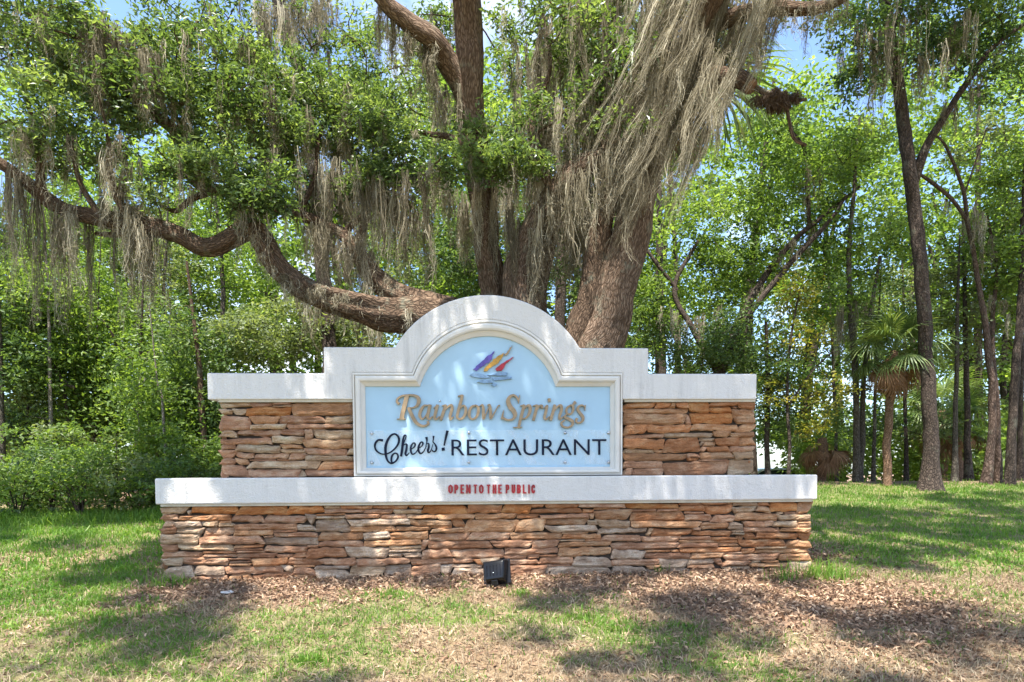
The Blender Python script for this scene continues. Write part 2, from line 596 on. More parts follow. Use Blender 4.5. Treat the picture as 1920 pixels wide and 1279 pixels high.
# ------------------------------------------------------------------ sign frame of reference
YAW = math.atan(F / 26500.0)
SIGN_Y = 5.80
_c = P(912, 1080, SIGN_Y)
SIGN_O = np.array([_c[0], SIGN_Y, 0.0])
SX = np.array([math.cos(YAW), math.sin(YAW), 0.0])      # along the sign
SD = np.array([-math.sin(YAW), math.cos(YAW), 0.0])     # into the sign


def S(px, py, d=0.0):
    """pixel -> (x, z) in the sign's own axes, on the plane d metres behind its front"""
    r = ray(px, py)
    o = SIGN_O + SD * d
    t = (o - CAM).dot(SD) / r.dot(SD)
    p = CAM + r * t - SIGN_O
    return np.array([p.dot(SX), p[2]])


# ------------------------------------------------------------------ ground
def green_mask(x, y):
    """how grassy the lawn is, 0..1"""
    n = fbm(x * 0.9, y * 1.3, 21, 4)
    n2 = fbm(x * 3.1, y * 3.9, 27, 3)
    near = smooth(0.36, 0.54, n * 0.6 + n2 * 0.4)
    near = 0.08 + 0.9 * near * (0.92 - 0.42 * smooth(0.3, 2.2, x))
    left = smooth(-2.7, -3.3, x + 0.25 * (y - 5.2)) * smooth(4.55, 5.0, y + 0.12 * (x + 3))
    right = smooth(2.9, 3.5, x) * smooth(5.3, 6.3, y)
    lush = np.clip(left + right, 0, 1)
    lush_n = 0.6 + 0.4 * smooth(0.3, 0.55, fbm(x * 1.1, y * 0.9, 41, 3))
    return np.clip(near * (1 - lush) + lush * lush_n, 0, 1)


def mulch_mask(x, y):
    e = 1.0 * (fbm(x * 1.2, y * 1.4, 51, 4) - 0.5)
    u = (x + 0.22); v = (y - SIGN_Y) - u * math.tan(YAW)
    depth = 0.55 + 1.15 * smooth(0.6, 2.2, u) * smooth(4.6, 3.2, u) + 0.1 * smooth(-1, -2.5, u)
    b = smooth(-depth - 0.45, -depth + 0.25, v + e + 0.5 * (fbm(x * 5, y * 5, 57, 3) - 0.5)) * smooth(-2.95, -2.5, u + e * 0.3) * smooth(3.9, 3.0, u + e + 0.5 * smooth(-0.8, 0.0, v))
    under = smooth(0.0, 0.3, v) * smooth(-2.9, -2.7, u) * smooth(2.9, 2.7, u) * smooth(2.6, 1.6, v)
    wood = smooth(9.0, 9.8, y + 0.08 * x) * smooth(-1.8, -3.2, x) + smooth(7.3, 8.2, y) * smooth(-3.4, -2.2, x) * smooth(3.4, 2.6, x) + smooth(11.5, 12.6, y) * smooth(1.5, 2.6, x)
    return np.clip(np.maximum(np.maximum(b, under), wood), 0, 1)


def axis(lo, hi, d0, c0, c1, g=1.12):
    a = list(np.arange(c0, c1 + 1e-6, d0))
    s = d0
    while a[-1] < hi:
        s *= g; a.append(a[-1] + s)
    s = d0
    b = []
    x = c0
    while x > lo:
        s *= g; x -= s; b.append(x)
    return np.array(b[::-1] + a)


gx = axis(-600, 600, 0.07, -5.5, 5.5)
gy = axis(-600, 600, 0.07, 2.8, 9.0)
GX, GY = np.meshgrid(gx, gy)
GZ = ground_z(GX, GY)
mm = mulch_mask(GX, GY)
GZ = GZ + 0.012 * mm * (fbm(GX * 9, GY * 9, 77, 3) - 0.3) * (GY < 9)
nx, ny = len(gx), len(gy)
idx = np.arange(nx * ny).reshape(ny, nx)
gf = np.stack([idx[:-1, :-1], idx[:-1, 1:], idx[1:, 1:], idx[1:, :-1]], -1).reshape(-1, 4)
gme = arr_mesh('ground', np.stack([GX, GY, GZ], -1).reshape(-1, 3), gf, True,
               {'mulch': mm.ravel(), 'green': green_mask(GX, GY).ravel()})


def ground_mat():
    m, nt, out = new_mat('lawn_soil')
    tc = N(nt, 'ShaderNodeTexCoord').outputs['Object']
    mu = N(nt, 'ShaderNodeAttribute', attribute_name='mulch').outputs['Fac']
    gr = N(nt, 'ShaderNodeAttribute', attribute_name='green').outputs['Fac']
    f1 = noise_n(nt, tc, 30, 7, 0.75)
    f2 = noise_n(nt, tc, 110, 4, 0.7)
    f3 = noise_n(nt, tc, 5, 5, 0.6)
    that = ramp(nt, f1, [(0.3, (0.10, 0.062, 0.038)), (0.48, (0.25, 0.165, 0.10)), (0.68, (0.42, 0.31, 0.20))])
    gre = ramp(nt, f1, [(0.3, (0.06, 0.075, 0.024)), (0.5, (0.13, 0.18, 0.05)), (0.7, (0.24, 0.27, 0.09))])
    mul = ramp(nt, f1, [(0.32, (0.09, 0.06, 0.042)), (0.5, (0.24, 0.16, 0.11)), (0.7, (0.44, 0.31, 0.22))])
    g = math_n(nt, 'MULTIPLY', gr, ramp(nt, f3, [(0.25, (0.35, 0.35, 0.35)), (0.6, (1, 1, 1))]))
    c = mixc(nt, math_n(nt, 'MULTIPLY', g, 0.85), that, gre)
    c = mixc(nt, mu, c, mul)
    c = mixc(nt, ramp(nt, f2, [(0.3, (0.55, 0.55, 0.55)), (0.5, (0, 0, 0))]), c, (0.05, 0.035, 0.022))
    h = math_n(nt, 'ADD', f1, math_n(nt, 'MULTIPLY', f2, 0.6))
    principled(nt, out, c, 0.95, bump(nt, h, 0.8, 0.02), 0.15)
    return m


ground = link('ground', gme, ground_mat())
ground['kind'] = 'structure'

# ------------------------------------------------------------------ THE SIGN
sign = empty('monument_sign', 'long stone and white stucco monument sign with arched pale blue panel', 'sign', tuple(SIGN_O))
sign.rotation_euler = (0, 0, YAW)

# stones as they lie in the photograph: tile origin, scale, then x0 y0 x1 y1 colour
TILES = [
 ('upper', 400, 740, 6.857, """90 85 475 180 t;500 90 755 150 p;765 80 1000 135 p;1000 95 1815 265 n;90 190 245 250 t;255 185 415 255 t;430 150 960 280 O;
90 270 475 445 p;480 285 840 375 n;845 280 1425 360 p;1440 285 1815 375 t;500 385 925 440 t;950 375 1815 445 p;80 465 290 550 t;300 455 865 540 p;
875 450 1170 525 p;1185 440 1275 565 p;1290 455 1815 575 t;105 565 755 640 p;760 530 1175 625 t;110 645 285 705 p;870 640 1130 695 n;1145 580 1820 690 n;
300 650 860 740 t;865 700 1175 755 t;95 710 295 815 p;300 750 520 815 p;530 755 960 825 p;975 770 1180 830 p;1190 700 1715 775 p;1730 710 1820 780 t;120 830 285 895 p;
295 825 450 900 n;1195 785 1820 855 t;455 850 1360 950 t;1375 870 1820 955 o;130 905 440 1050 p;455 965 1115 1050 p;1120 970 1170 1050 t;1180 965 1820 1050 p"""),
 ('upper', 1160, 740, 6.857, """70 80 470 155 o;475 80 660 140 o;665 75 730 150 n;740 95 890 185 o;900 90 1155 220 O;1165 85 1510 118 t;1165 125 1510 150 o;1165 155 1485 235 O;
1530 85 1705 175 o;75 165 890 255 n;75 260 850 385 n;860 240 920 355 p;925 240 1440 370 O;1445 190 1745 380 n;75 395 350 500 o;360 390 935 490 o;
940 378 1525 465 n;1540 390 1735 480 n;75 515 580 565 p;600 490 1210 545 t;1220 475 1415 540 n;1425 485 1715 545 n;85 580 570 695 o;580 560 1045 740 o;
1050 565 1230 600 t;1080 605 1235 665 n;1240 555 1540 670 o;1555 560 1740 640 n;1055 670 1125 735 p;1130 685 1400 725 o;1420 655 1760 735 p;65 705 450 755 t;
65 760 880 850 n;885 760 1035 805 p;930 810 1025 850 o;1040 730 1475 835 n;1480 745 1735 815 t;75 865 570 945 p;60 950 165 1025 p;180 960 575 1025 p;
580 860 1400 1025 b;1410 825 1735 1025 t"""),
 ('base', 290, 930, 6.0, """70 105 360 200 t;365 160 430 205 t;400 105 935 200 O;960 110 1490 205 O;1500 105 1900 205 O;80 210 260 270 p;270 212 855 280 o;865 220 1225 300 p;
1235 220 1715 305 p;105 285 230 350 p;235 285 530 350 g;535 288 715 335 t;725 300 895 345 t;910 312 1600 375 b;1610 325 1805 395 g;1725 260 1800 315 g;
1815 260 2180 410 g;105 360 240 415 b;250 360 550 425 t;560 350 890 445 p;900 385 1335 445 n;1340 395 1830 460 p;90 430 495 535 t;515 455 1215 540 p;
1225 465 1835 555 g;100 545 265 625 p;275 545 885 615 t;900 550 1220 582 o;900 588 1225 618 b;1235 565 1715 650 p;100 632 530 690 p;540 622 920 648 b;
550 653 925 682 p;935 630 1360 700 p;1365 655 1545 700 p;100 700 305 788 t;325 692 830 795 p;840 700 1085 722 n;840 727 1090 750 p;1095 708 1490 752 o;
1500 690 1850 788 b;110 800 450 990 g;465 810 780 895 g;680 767 850 797 t;800 760 1440 872 p;1445 775 1560 860 g;470 905 820 1000 p;830 880 1100 930 n;
1110 880 1560 930 b;1570 800 1800 880 p;1810 790 2200 860 g;1730 590 2140 688 b"""),
 ('base', 600, 930, 6.0, """60 100 225 142 t;235 98 585 145 o;590 98 990 142 o;1000 92 1155 145 o;1160 100 1655 205 O;1665 95 2045 190 o;45 150 490 192 p;0 195 270 222 o;
0 226 290 250 t;505 152 815 200 p;825 150 1150 200 t;280 205 670 250 p;680 207 975 256 p;985 208 1315 256 n;1325 212 1740 265 n;1750 200 2200 258 n;
330 260 1010 328 g;1020 270 1480 355 n;1488 270 1615 355 o;1635 270 2210 408 n;330 338 845 412 n;850 335 1245 395 n;1250 362 1620 412 n;0 425 485 500 n;
500 425 785 485 g;795 402 1215 490 n;1225 420 1665 500 p;1675 415 2130 485 p;0 508 485 568 p;495 492 1135 562 n;1145 495 1210 590 p;1215 508 1925 600 b;
300 575 765 695 g;780 570 1135 600 t;780 606 1135 632 g;775 640 935 688 g;945 640 1140 690 g;1150 612 1470 685 p;1480 595 2070 705 p;5 705 400 775 p;
410 702 1010 775 p;1020 694 1725 772 p;0 785 320 870 g;325 785 710 850 t;725 782 1015 850 g;1030 780 1350 850 p;1355 780 1475 850 g;1485 780 1760 805 g;1485 810 1900 860 g"""),
 ('base', 900, 930, 6.0, """250 90 570 192 O;575 88 715 125 o;800 82 1100 125 o;580 130 1145 200 o;1110 88 1630 145 p;1640 80 2230 142 O;1155 150 1275 188 o;1290 155 1685 270 n;
1330 275 1670 352 t;1230 193 1280 250 n;415 198 655 252 o;680 205 1225 252 p;420 258 728 398 n;735 258 1195 318 n;1210 265 1310 325 t;745 328 1315 405 g;
1700 155 2290 272 o;1700 282 2470 358 n;1330 360 1870 430 g;1380 438 1800 525 p;1810 445 2240 520 p;345 408 920 492 n;930 420 1360 485 o;135 495 585 572 p;
600 500 870 575 p;890 492 1465 572 n;1480 528 2230 605 p;280 585 870 655 p;880 580 1470 690 n;1480 612 1840 702 g;1855 620 2370 712 p;285 662 525 705 p;
535 665 660 705 p;280 712 655 772 p;670 672 1045 762 p;1060 700 1475 795 g;1480 712 2010 782 p;290 780 725 850 p;735 790 1475 860 g;1485 795 1870 860 g;1880 815 2360 880 g;"""),
 ('base', 1210, 930, 6.0, """385 72 600 100 o;380 105 650 190 o;640 72 905 100 o;665 105 975 208 o;920 72 980 100 n;985 65 1255 112 t;980 120 1242 185 t;1270 65 1385 110 o;
1250 115 1395 182 n;1410 75 1705 172 O;1710 80 1850 165 n;445 200 745 280 p;755 215 1000 298 p;1005 195 1480 278 n;1485 180 1560 205 t;1500 210 1870 272 t;
620 298 930 368 n;935 305 1095 402 g;1110 288 1425 338 p;1430 285 1690 345 t;1705 285 1850 350 n;1100 348 1500 402 p;1510 358 1850 408 n;
75 375 520 450 o;530 378 965 447 o;975 410 1110 434 t;975 440 1105 465 n;1125 412 1240 468 o;1250 412 1720 482 o;1725 420 1840 490 o;400 462 735 492 p;
745 455 1030 492 o;385 498 810 526 n;385 530 805 562 p;820 498 1045 530 o;820 535 1045 565 n;1055 490 1580 580 o;1590 500 1840 578 n;385 570 1065 650 o;
1085 588 1240 645 o;1245 588 1840 645 n;515 658 865 698 n;890 665 1420 742 p;1500 655 1840 728 n;1370 705 1490 745 n;400 722 770 738 p;480 742 775 768 g;
790 712 880 782 p;165 735 470 815 g;480 775 705 815 b;860 755 1160 785 p;860 790 1170 818 t;1175 752 1600 800 n;1300 812 1590 900 p;860 825 1290 890 g;1610 740 1780 900 g;515 822 850 880 p"""),
]
WALLS = {}
for wall, ox, oy, sc, txt in TILES:
    for it in txt.replace('\n', '').split(';'):
        q = it.split()
        if len(q) != 5:
            continue
        a = [float(t) for t in q[:4]]
        WALLS.setdefault((wall, 'L' if (wall == 'upper' and ox < 800) else 'R' if wall == 'upper' else 'B'), []).append(
            [ox + a[0] / sc, oy + a[1] / sc, ox + a[2] / sc, oy + a[3] / sc, q[4]])


def pack(rects, bounds, gap, grow, iters=90):
    """let neighbouring stones meet: undo overlaps, then grow each side until it nearly touches the next stone"""
    B = np.array([r[:4] for r in rects], float)
    n = len(B)
    for it in range(12):
        for i in range(n):
            ov = np.minimum(B[i, 2], B[:, 2]) - np.maximum(B[i, 0], B[:, 0]) + gap
            oz = np.minimum(B[i, 3], B[:, 3]) - np.maximum(B[i, 1], B[:, 1]) + gap
            for j in np.where((ov > 0) & (oz > 0))[0]:
                if j == i:
                    continue
                if ov[j] < oz[j]:
                    s = ov[j] / 2
                    if B[i, 0] < B[j, 0]:
                        B[i, 2] -= s; B[j, 0] += s
                    else:
                        B[i, 0] += s; B[j, 2] -= s
                else:
                    s = oz[j] / 2
                    if B[i, 1] < B[j, 1]:
                        B[i, 3] -= s; B[j, 1] += s
                    else:
                        B[i, 1] += s; B[j, 3] -= s
    step = grow / iters
    for it in range(iters):
        for i in range(n):
            for s in range(4):
                T = B[i].copy()
                T[s] += (-step if s < 2 else step)
                if T[0] < bounds[0] or T[1] < bounds[1] or T[2] > bounds[2] or T[3] > bounds[3]:
                    continue
                ov = np.minimum(T[2], B[:, 2]) - np.maximum(T[0], B[:, 0]) + gap
                oz = np.minimum(T[3], B[:, 3]) - np.maximum(T[1], B[:, 1]) + gap
                hit = (ov > 0) & (oz > 0)
                hit[i] = False
                if not hit.any():
                    B[i] = T
    return B


def stone_mesh(w, h, seed, proud, wrap=(0, 0)):
    nx_ = int(np.clip(round(w / 0.022), 5, 16)); ny_ = int(np.clip(round(h / 0.016), 4, 9))
    U, V = np.meshgrid(np.linspace(-1, 1, nx_ + 1), np.linspace(-1, 1, ny_ + 1))
    r = rs(seed)
    x = U * w / 2; z = V * h / 2
    rad = min(w, h) * r.uniform(0.08, 0.26)
    # rounded corners
    qx = np.clip(x, -w / 2 + rad, w / 2 - rad); qz = np.clip(z, -h / 2 + rad, h / 2 - rad)
    dx, dz = x - qx, z - qz
    both = (np.abs(dx) > 1e-9) & (np.abs(dz) > 1e-9)
    l = np.sqrt(dx * dx + dz * dz) + 1e-9
    k = np.where(both, np.maximum(np.abs(dx), np.abs(dz)) / l, 1)
    x = qx + dx * k; z = qz + dz * k
    # skew: edges are never quite level or upright
    tilt_t, tilt_b = r.uniform(-0.17, 0.17, 2) * h
    z = z + np.where(V > 0, tilt_t * V * U * 0.8, -tilt_b * V * U * 0.8)
    sl, sr = r.uniform(-0.5, 0.5, 2) * min(h, 0.06)
    x = x + np.where(U < 0, -U * sl * V, U * sr * V)
    wob = (fbm(x * 18 + seed, z * 3 + 5, seed, 4) - 0.5) * min(h * 0.38, 0.026)
    z = z + wob * np.abs(V)
    x = x + (fbm(z * 30 + seed, x * 2, seed + 3, 2) - 0.5) * 0.012 * np.abs(U) ** 3
    edge = (1 - np.abs(U) ** 12) * (1 - np.abs(V) ** 8)
    ridge = np.abs(fbm(x * 7 + seed * 3, z * 34 + seed, seed + 9, 4) - 0.5)
    nb = fbm(x * 12 + seed, z * 22, seed + 1, 4) - 0.5
    d = proud + edge * (0.010 + 0.018 * nb * 2 - 0.03 * ridge) - (1 - edge) * 0.008 + (U * r.uniform(-.006, .006) + V * r.uniform(-.007, .005))
    front = np.stack([x, -d, z], -1)
    # rim ring pushed back into the wall
    ring = [(0, i) for i in range(nx_ + 1)] + [(j, nx_) for j in range(1, ny_ + 1)] + [(ny_, i) for i in range(nx_ - 1, -1, -1)] + [(j, 0) for j in range(ny_ - 1, 0, -1)]
    fv = front.reshape(-1, 3)
    ri = np.array([j * (nx_ + 1) + i for j, i in ring])
    back = fv[ri].copy(); back[:, 1] = 0.035
    ii = np.arange((nx_ + 1) * (ny_ + 1)).reshape(ny_ + 1, nx_ + 1)
    f1 = np.stack([ii[:-1, :-1], ii[:-1, 1:], ii[1:, 1:], ii[1:, :-1]], -1).reshape(-1, 4)
    o = len(fv); m = len(ri)
    k0 = np.arange(m); k1 = (k0 + 1) % m
    f2 = np.stack([ri[k0], o + k0, o + k1, ri[k1]], -1)
    return arr_mesh('stone', np.vstack([fv, back]), np.vstack([f1, f2]), False)


# extents in the sign's own metres
BASE_D, UP_D, COP_D, CAP_D = 0.0, 0.125, 0.07, -0.055
bx0 = S(303, 1010, BASE_D)[0]; bx1 = S(1519, 1010, BASE_D)[0]
cap_z0 = 0.5 * (S(300, 945, CAP_D)[1] + S(1530, 938, CAP_D)[1]); cap_z1 = 0.5 * (S(300, 897, CAP_D)[1] + S(1530, 890, CAP_D)[1])
cx0 = S(290, 920, CAP_D)[0]; cx1 = S(1533, 915, CAP_D)[0]
cop_z0 = 0.5 * (S(400, 748, COP_D)[1] + S(1425, 750, COP_D)[1]); cop_z1 = 0.5 * (S(400, 699, COP_D)[1] + S(1425, 702, COP_D)[1])
ux0 = S(414, 820, UP_D)[0]; ux1 = S(1413, 820, UP_D)[0]
BASE_T, UP_T = 0.80, 0.46

base_wall = None
bm = bmesh.new(); bm_box(bm, bx0 + 0.03, bx1 - 0.03, 0.03, BASE_T - 0.03, -0.3, cap_z0 - 0.005)
base_wall = bm_obj('base_wall', bm, M['mortar'], sign)
bm = bmesh.new(); bm_box(bm, ux0 + 0.03, ux1 - 0.03, UP_D + 0.03, UP_D + UP_T - 0.03, cap_z1 - 0.02, cop_z0 + 0.02)
upper_wall = bm_obj('upper_wall', bm, M['mortar'], sign)

stone_n = 0


def put_stone(cx, cz, y, w, h, c, parent, rot=0.0):
    global stone_n
    stone_n += 1
    r = random.Random(stone_n)
    me = stone_mesh(w, h, 100 + stone_n, r.uniform(-0.004, 0.026))
    o = link('stone', me, M['stone_' + c], parent, (cx, y, cz))
    o.rotation_euler = (0, r.uniform(-0.012, 0.012), rot)
    return o


def fill_gaps(boxes, bd, zmin, cell=0.006):
    """pinning stones for the holes the packing leaves: the largest empty rectangles, one after another"""
    nx_ = int((bd[2] - bd[0]) / cell); nz_ = int((bd[3] - zmin) / cell)
    free = np.ones((nz_, nx_), bool)
    for b in boxes:
        a0 = int((b[0] - bd[0]) / cell); a1 = int(math.ceil((b[2] - bd[0]) / cell)); c0 = int((b[1] - zmin) / cell); c1 = int(math.ceil((b[3] - zmin) / cell))
        free[max(0, c0):max(0, c1), max(0, a0):max(0, a1)] = False
    out = []
    while len(out) < 40:
        hgt = np.zeros(nx_, int); best = (0, None)
        for zi in range(nz_):
            hgt = np.where(free[zi], hgt + 1, 0)
            st = []
            for xi in range(nx_ + 1):
                h = hgt[xi] if xi < nx_ else 0
                start = xi
                while st and st[-1][1] >= h:
                    x0_, hh = st.pop()
                    if hh >= 3 and xi - x0_ >= 4 and hh * (xi - x0_) > best[0]:
                        best = (hh * (xi - x0_), (x0_, xi, zi - hh + 1, zi + 1))
                    start = x0_
                st.append((start, h))
        if best[0] < 26:
            break
        x0_, x1_, z0_, z1_ = best[1]
        if x1_ - x0_ > 45:
            x1_ = x0_ + 38
        free[z0_:z1_, x0_:x1_] = False
        out.append((bd[0] + x0_ * cell + .002, zmin + z0_ * cell + .002, bd[0] + x1_ * cell - .002, zmin + z1_ * cell - .002))
    return out


px_left = S(667, 800, UP_D)[0]; px_right = S(1168, 800, UP_D)[0]
for (wall, side), rects in WALLS.items():
    d = BASE_D if wall == 'base' else UP_D
    par = base_wall if wall == 'base' else upper_wall
    conv = []
    for r in rects:
        a = S(r[0], r[3], d); b = S(r[2], r[1], d)
        conv.append([a[0], a[1], b[0], b[1], r[4]])
    if wall == 'base':
        bd = (bx0, -0.10, bx1, cap_z0 - 0.022)
    elif side == 'L':
        bd = (ux0, cap_z1 + 0.002, px_left - 0.004, cop_z0 - 0.022)
    else:
        bd = (px_right + 0.004, cap_z1 + 0.002, ux1, cop_z0 - 0.022)
    # keep the rows inside the wall
    for q in conv:
        q[0] = max(q[0], bd[0]); q[2] = min(q[2], bd[2]); q[3] = min(q[3], bd[3]); q[1] = max(q[1], bd[1])
    conv = [q for q in conv if q[2] - q[0] > 0.02 and q[3] - q[1] > 0.012]
    B = pack(conv, bd, 0.0062, 0.05)
    good = [b for b in B if b[2] - b[0] >= 0.02 and b[3] - b[1] >= 0.012]
    for gi, b in enumerate(fill_gaps(good, bd, bd[1] if wall == 'upper' else -0.03)):
        put_stone((b[0] + b[2]) / 2, (b[1] + b[3]) / 2, d, b[2] - b[0], b[3] - b[1], 'pnotb'[gi % 5], par)
    for q, b in zip(conv, B):
        w, h = b[2] - b[0], b[3] - b[1]
        if w < 0.02 or h < 0.012:
            continue
        put_stone((b[0] + b[2]) / 2, (b[1] + b[3]) / 2, d, w + 0.004, h + 0.004, q[4], par)
# stones that return round the ends of the walls
for par, xa, xb, d, z0, z1, T in ((base_wall, bx0, bx1, BASE_D, -0.04, cap_z0 - 0.02, BASE_T), (upper_wall, ux0, ux1, UP_D, cap_z1 + 0.002, cop_z0 - 0.02, UP_T)):
    for side in (-1, 1):
        rr = random.Random(5 + side + int(T * 100))
        z = z0
        rows = 5
        for k in range(rows):
            h = (z1 - z0) / rows
            cut = T * rr.uniform(0.35, 0.65)
            for a, b in ((0.012, cut), (cut, T - 0.01)):
                w = b - a - 0.008
                yc = d + (a + b) / 2
                o = put_stone(xa + 0.012 if side < 0 else xb - 0.012, z + h / 2, yc, w, h - 0.007, rr.choice('onptb'), par, -math.pi / 2 if side < 0 else math.pi / 2)
            z += h

# ledge cap between the two stone walls
bm = bmesh.new(); bm_box(bm, cx0, cx1, CAP_D, BASE_T + 0.055, cap_z0, cap_z1, 0.012, 2)
cap = bm_obj('ledge_cap', bm, M['stucco'], sign, False)
bm = bmesh.new(); bm_box(bm, cx0 + 0.03, cx1 - 0.03, CAP_D + 0.022, BASE_T + 0.03, cap_z0 - 0.02, cap_z0 + 0.004, 0.004, 1)
bm_obj('drip_edge', bm, M['drip'], sign)
for xa, xb in ((S(400, 750, COP_D)[0], px_left - 0.002), (px_right + 0.002, S(1425, 750, COP_D)[0])):
    bm = bmesh.new()
    bm_box(bm, xa + (0.03 if xa < 0 else 0), xb - (0.03 if xb > 0 else 0), COP_D + 0.02, UP_D + UP_T + 0.03, cop_z0 - 0.02, cop_z0 + 0.004, 0.004, 1)
    bm_obj('drip_edge', bm, M['drip'], sign)

# arched coping
AX = S(915, 700, COP_D)[0]
mpp = S(1015, 700, COP_D)[0] - AX
mpp /= 100.0


def L_(px, py):
    """outline helper: measured from the arch axis so that both halves match"""
    return (AX + (px - 915) * mpp, S(915, py, COP_D)[1])


def arc_pts(half, ybase, ytop, n):
    sag = ybase - ytop
    Rr = (half * half + sag * sag) / (2 * sag)
    cyy = ytop + Rr
    a = math.asin(half / Rr)
    return [(915 + Rr * math.sin(t), cyy - Rr * math.cos(t)) for t in np.linspace(-a, a, n)]


outer = [(400, 749), (400, 700.5), (612, 700.5), (612, 652)] + arc_pts(172.5, 652, 553, 41) + [(1218, 652), (1218, 700.5), (1427, 700.5), (1427, 749)]
fr_out = [(663.5, 892), (663.5, 699)] + arc_pts(141, 699, 599, 33) + [(1169, 699), (1169, 892)]
fr_in = [(686, 876), (686, 724)] + arc_pts(127.5, 724, 629, 33) + [(1146.5, 724), (1146.5, 876)]
loop = [L_(*p) for p in outer] + [L_(1169, 749)] + [L_(*p) for p in fr_out[1:-1]][::-1] + [L_(663.5, 749)]
bm = bmesh.new()
fvs = [bm.verts.new((x, COP_D, z)) for x, z in loop]
fc = bm.faces.new(fvs)
ex = bmesh.ops.extrude_face_region(bm, geom=[fc])
bmesh.ops.translate(bm, verts=[v for v in ex['geom'] if isinstance(v, bmesh.types.BMVert)], vec=(0, UP_T + 0.11, 0))
coping = bm_obj('arched_coping', bm, M['stucco'], sign)
bv = coping.modifiers.new('bevel', 'BEVEL')
bv.width = 0.009; bv.segments = 2; bv.limit_method = 'ANGLE'; bv.angle_limit = R(50)
# mildew-dark skin on the weathered top faces
bm = bmesh.new()
top = [L_(*p) for p in outer[1:-1]]
y0_, y1_ = COP_D + 0.02, COP_D + UP_T + 0.09
prev = None
for i in range(len(top) - 1):
    (xa, za), (xb, zb) = top[i], top[i + 1]
    if abs(xa - xb) < 1e-4:
        continue
    e = 0.0015
    vv = [bm.verts.new(c) for c in ((xa + 0.001, y0_, za + e), (xb - 0.001, y0_, zb + e), (xb - 0.001, y1_, zb + e), (xa + 0.001, y1_, za + e))]
    fq = bm.faces.new(vv)
    ex = bmesh.ops.extrude_face_region(bm, geom=[fq])
    bmesh.ops.translate(bm, verts=[v for v in ex['geom'] if isinstance(v, bmesh.types.BMVert)], vec=(0, 0, 0.004))
bm_obj('mildew_film', bm, M['mildew'], coping)

# moulding round the panel: profile swept between the two outlines
prof = [(0.0, 0.004), (0.03, 0.004), (0.06, -0.010), (0.17, -0.012), (0.19, 0.004), (0.25, 0.004), (0.28, -0.018), (0.40, -0.026), (0.56, -0.025), (0.66, -0.016), (0.70, 0.004), (0.78, 0.012), (0.98, 0.03), (1.0, 0.06)]
ol = np.array([L_(*p) for p in fr_out]); il = np.array([L_(*p) for p in fr_in])
# close along the bottom as well
nO = len(ol)
rows = [np.column_stack([ol[:, 0] + (il[:, 0] - ol[:, 0]) * t, np.full(nO, COP_D + d), ol[:, 1] + (il[:, 1] - ol[:, 1]) * t]) for t, d in prof]
mv = np.vstack(rows)
mf = []
for a in range(len(prof) - 1):
    for i in range(nO):
        j = (i + 1) % nO
        mf.append((a * nO + i, a * nO + j, (a + 1) * nO + j, (a + 1) * nO + i))
mme = arr_mesh('panel_moulding', mv, np.array(mf), False)
moulding = link('panel_moulding', mme, M['trim'], sign)
moulding['label'] = 'white bead and cove moulding round the blue panel'

# blue panel with a body behind it
PAN_D = COP_D + 0.045
bm = bmesh.new()
fvs = [bm.verts.new((x, PAN_D, z)) for x, z in [L_(*p) for p in [(684, 878), (684, 722)] + arc_pts(129.5, 722, 627, 33) + [(1148.5, 722), (1148.5, 878)]]]
fc = bm.faces.new(fvs)
ex = bmesh.ops.extrude_face_region(bm, geom=[fc])
bmesh.ops.translate(bm, verts=[v for v in ex['geom'] if isinstance(v, bmesh.types.BMVert)], vec=(0, 0.3, 0))
panel = bm_obj('blue_panel', bm, M['panel'], sign)
panel['label'] = 'pale blue arched board with raised lettering and sailing emblem'
# stucco back behind the panel so that the wall is closed
bm = bmesh.new(); bm_box(bm, px_left, px_right, PAN_D + 0.31, UP_D + UP_T, cap_z1 - 0.02, cop_z0 + 0.01)
bm_obj('back_wall', bm, M['stucco'], sign)


# ---- lettering
def SP(px, py, d):
    a = S(px, py, d)
    return a


def stroke_letter(name, strokes, ox, oy, sc, d0, thick, mat, parent):
    """brush strokes with varying width, extruded: one raised letter"""
    bm = bmesh.new()
    kk = 0
    for st in strokes:
        st = np.array(st, float)
        pts = catmull(st, 7) if len(st) > 2 else np.vstack([st[0] + (st[1] - st[0]) * t for t in np.linspace(0, 1, 5)])
        xz = np.array([SP(ox + p[0] / sc, oy + p[1] / sc, d0) for p in pts])
        wd = pts[:, 2] / sc * SIGN_Y / F / 2
        t = np.gradient(xz, axis=0); t /= np.linalg.norm(t, axis=1)[:, None] + 1e-9
        nrm = np.column_stack([-t[:, 1], t[:, 0]])
        xz[0] -= t[0] * wd[0] * 0.5; xz[-1] += t[-1] * wd[-1] * 0.5
        A = xz + nrm * wd[:, None]; B = xz - nrm * wd[:, None]
        yf = d0 - thick - kk * 0.0005; yb = d0
        kk += 1
        fa = [bm.verts.new((p[0], yf, p[1])) for p in A]; fb = [bm.verts.new((p[0], yf, p[1])) for p in B]
        ba = [bm.verts.new((p[0], yb, p[1])) for p in A]; bb = [bm.verts.new((p[0], yb, p[1])) for p in B]
        n = len(pts)
        for i in range(n - 1):
            bm.faces.new((fa[i], fa[i + 1], fb[i + 1], fb[i]))
            bm.faces.new((fa[i + 1], fa[i], ba[i], ba[i + 1]))
            bm.faces.new((fb[i], fb[i + 1], bb[i + 1], bb[i]))
        bm.faces.new((fa[0], fb[0], bb[0], ba[0]))
        bm.faces.new((fb[-1], fa[-1], ba[-1], bb[-1]))
    return bm_obj(name, bm, mat, parent)


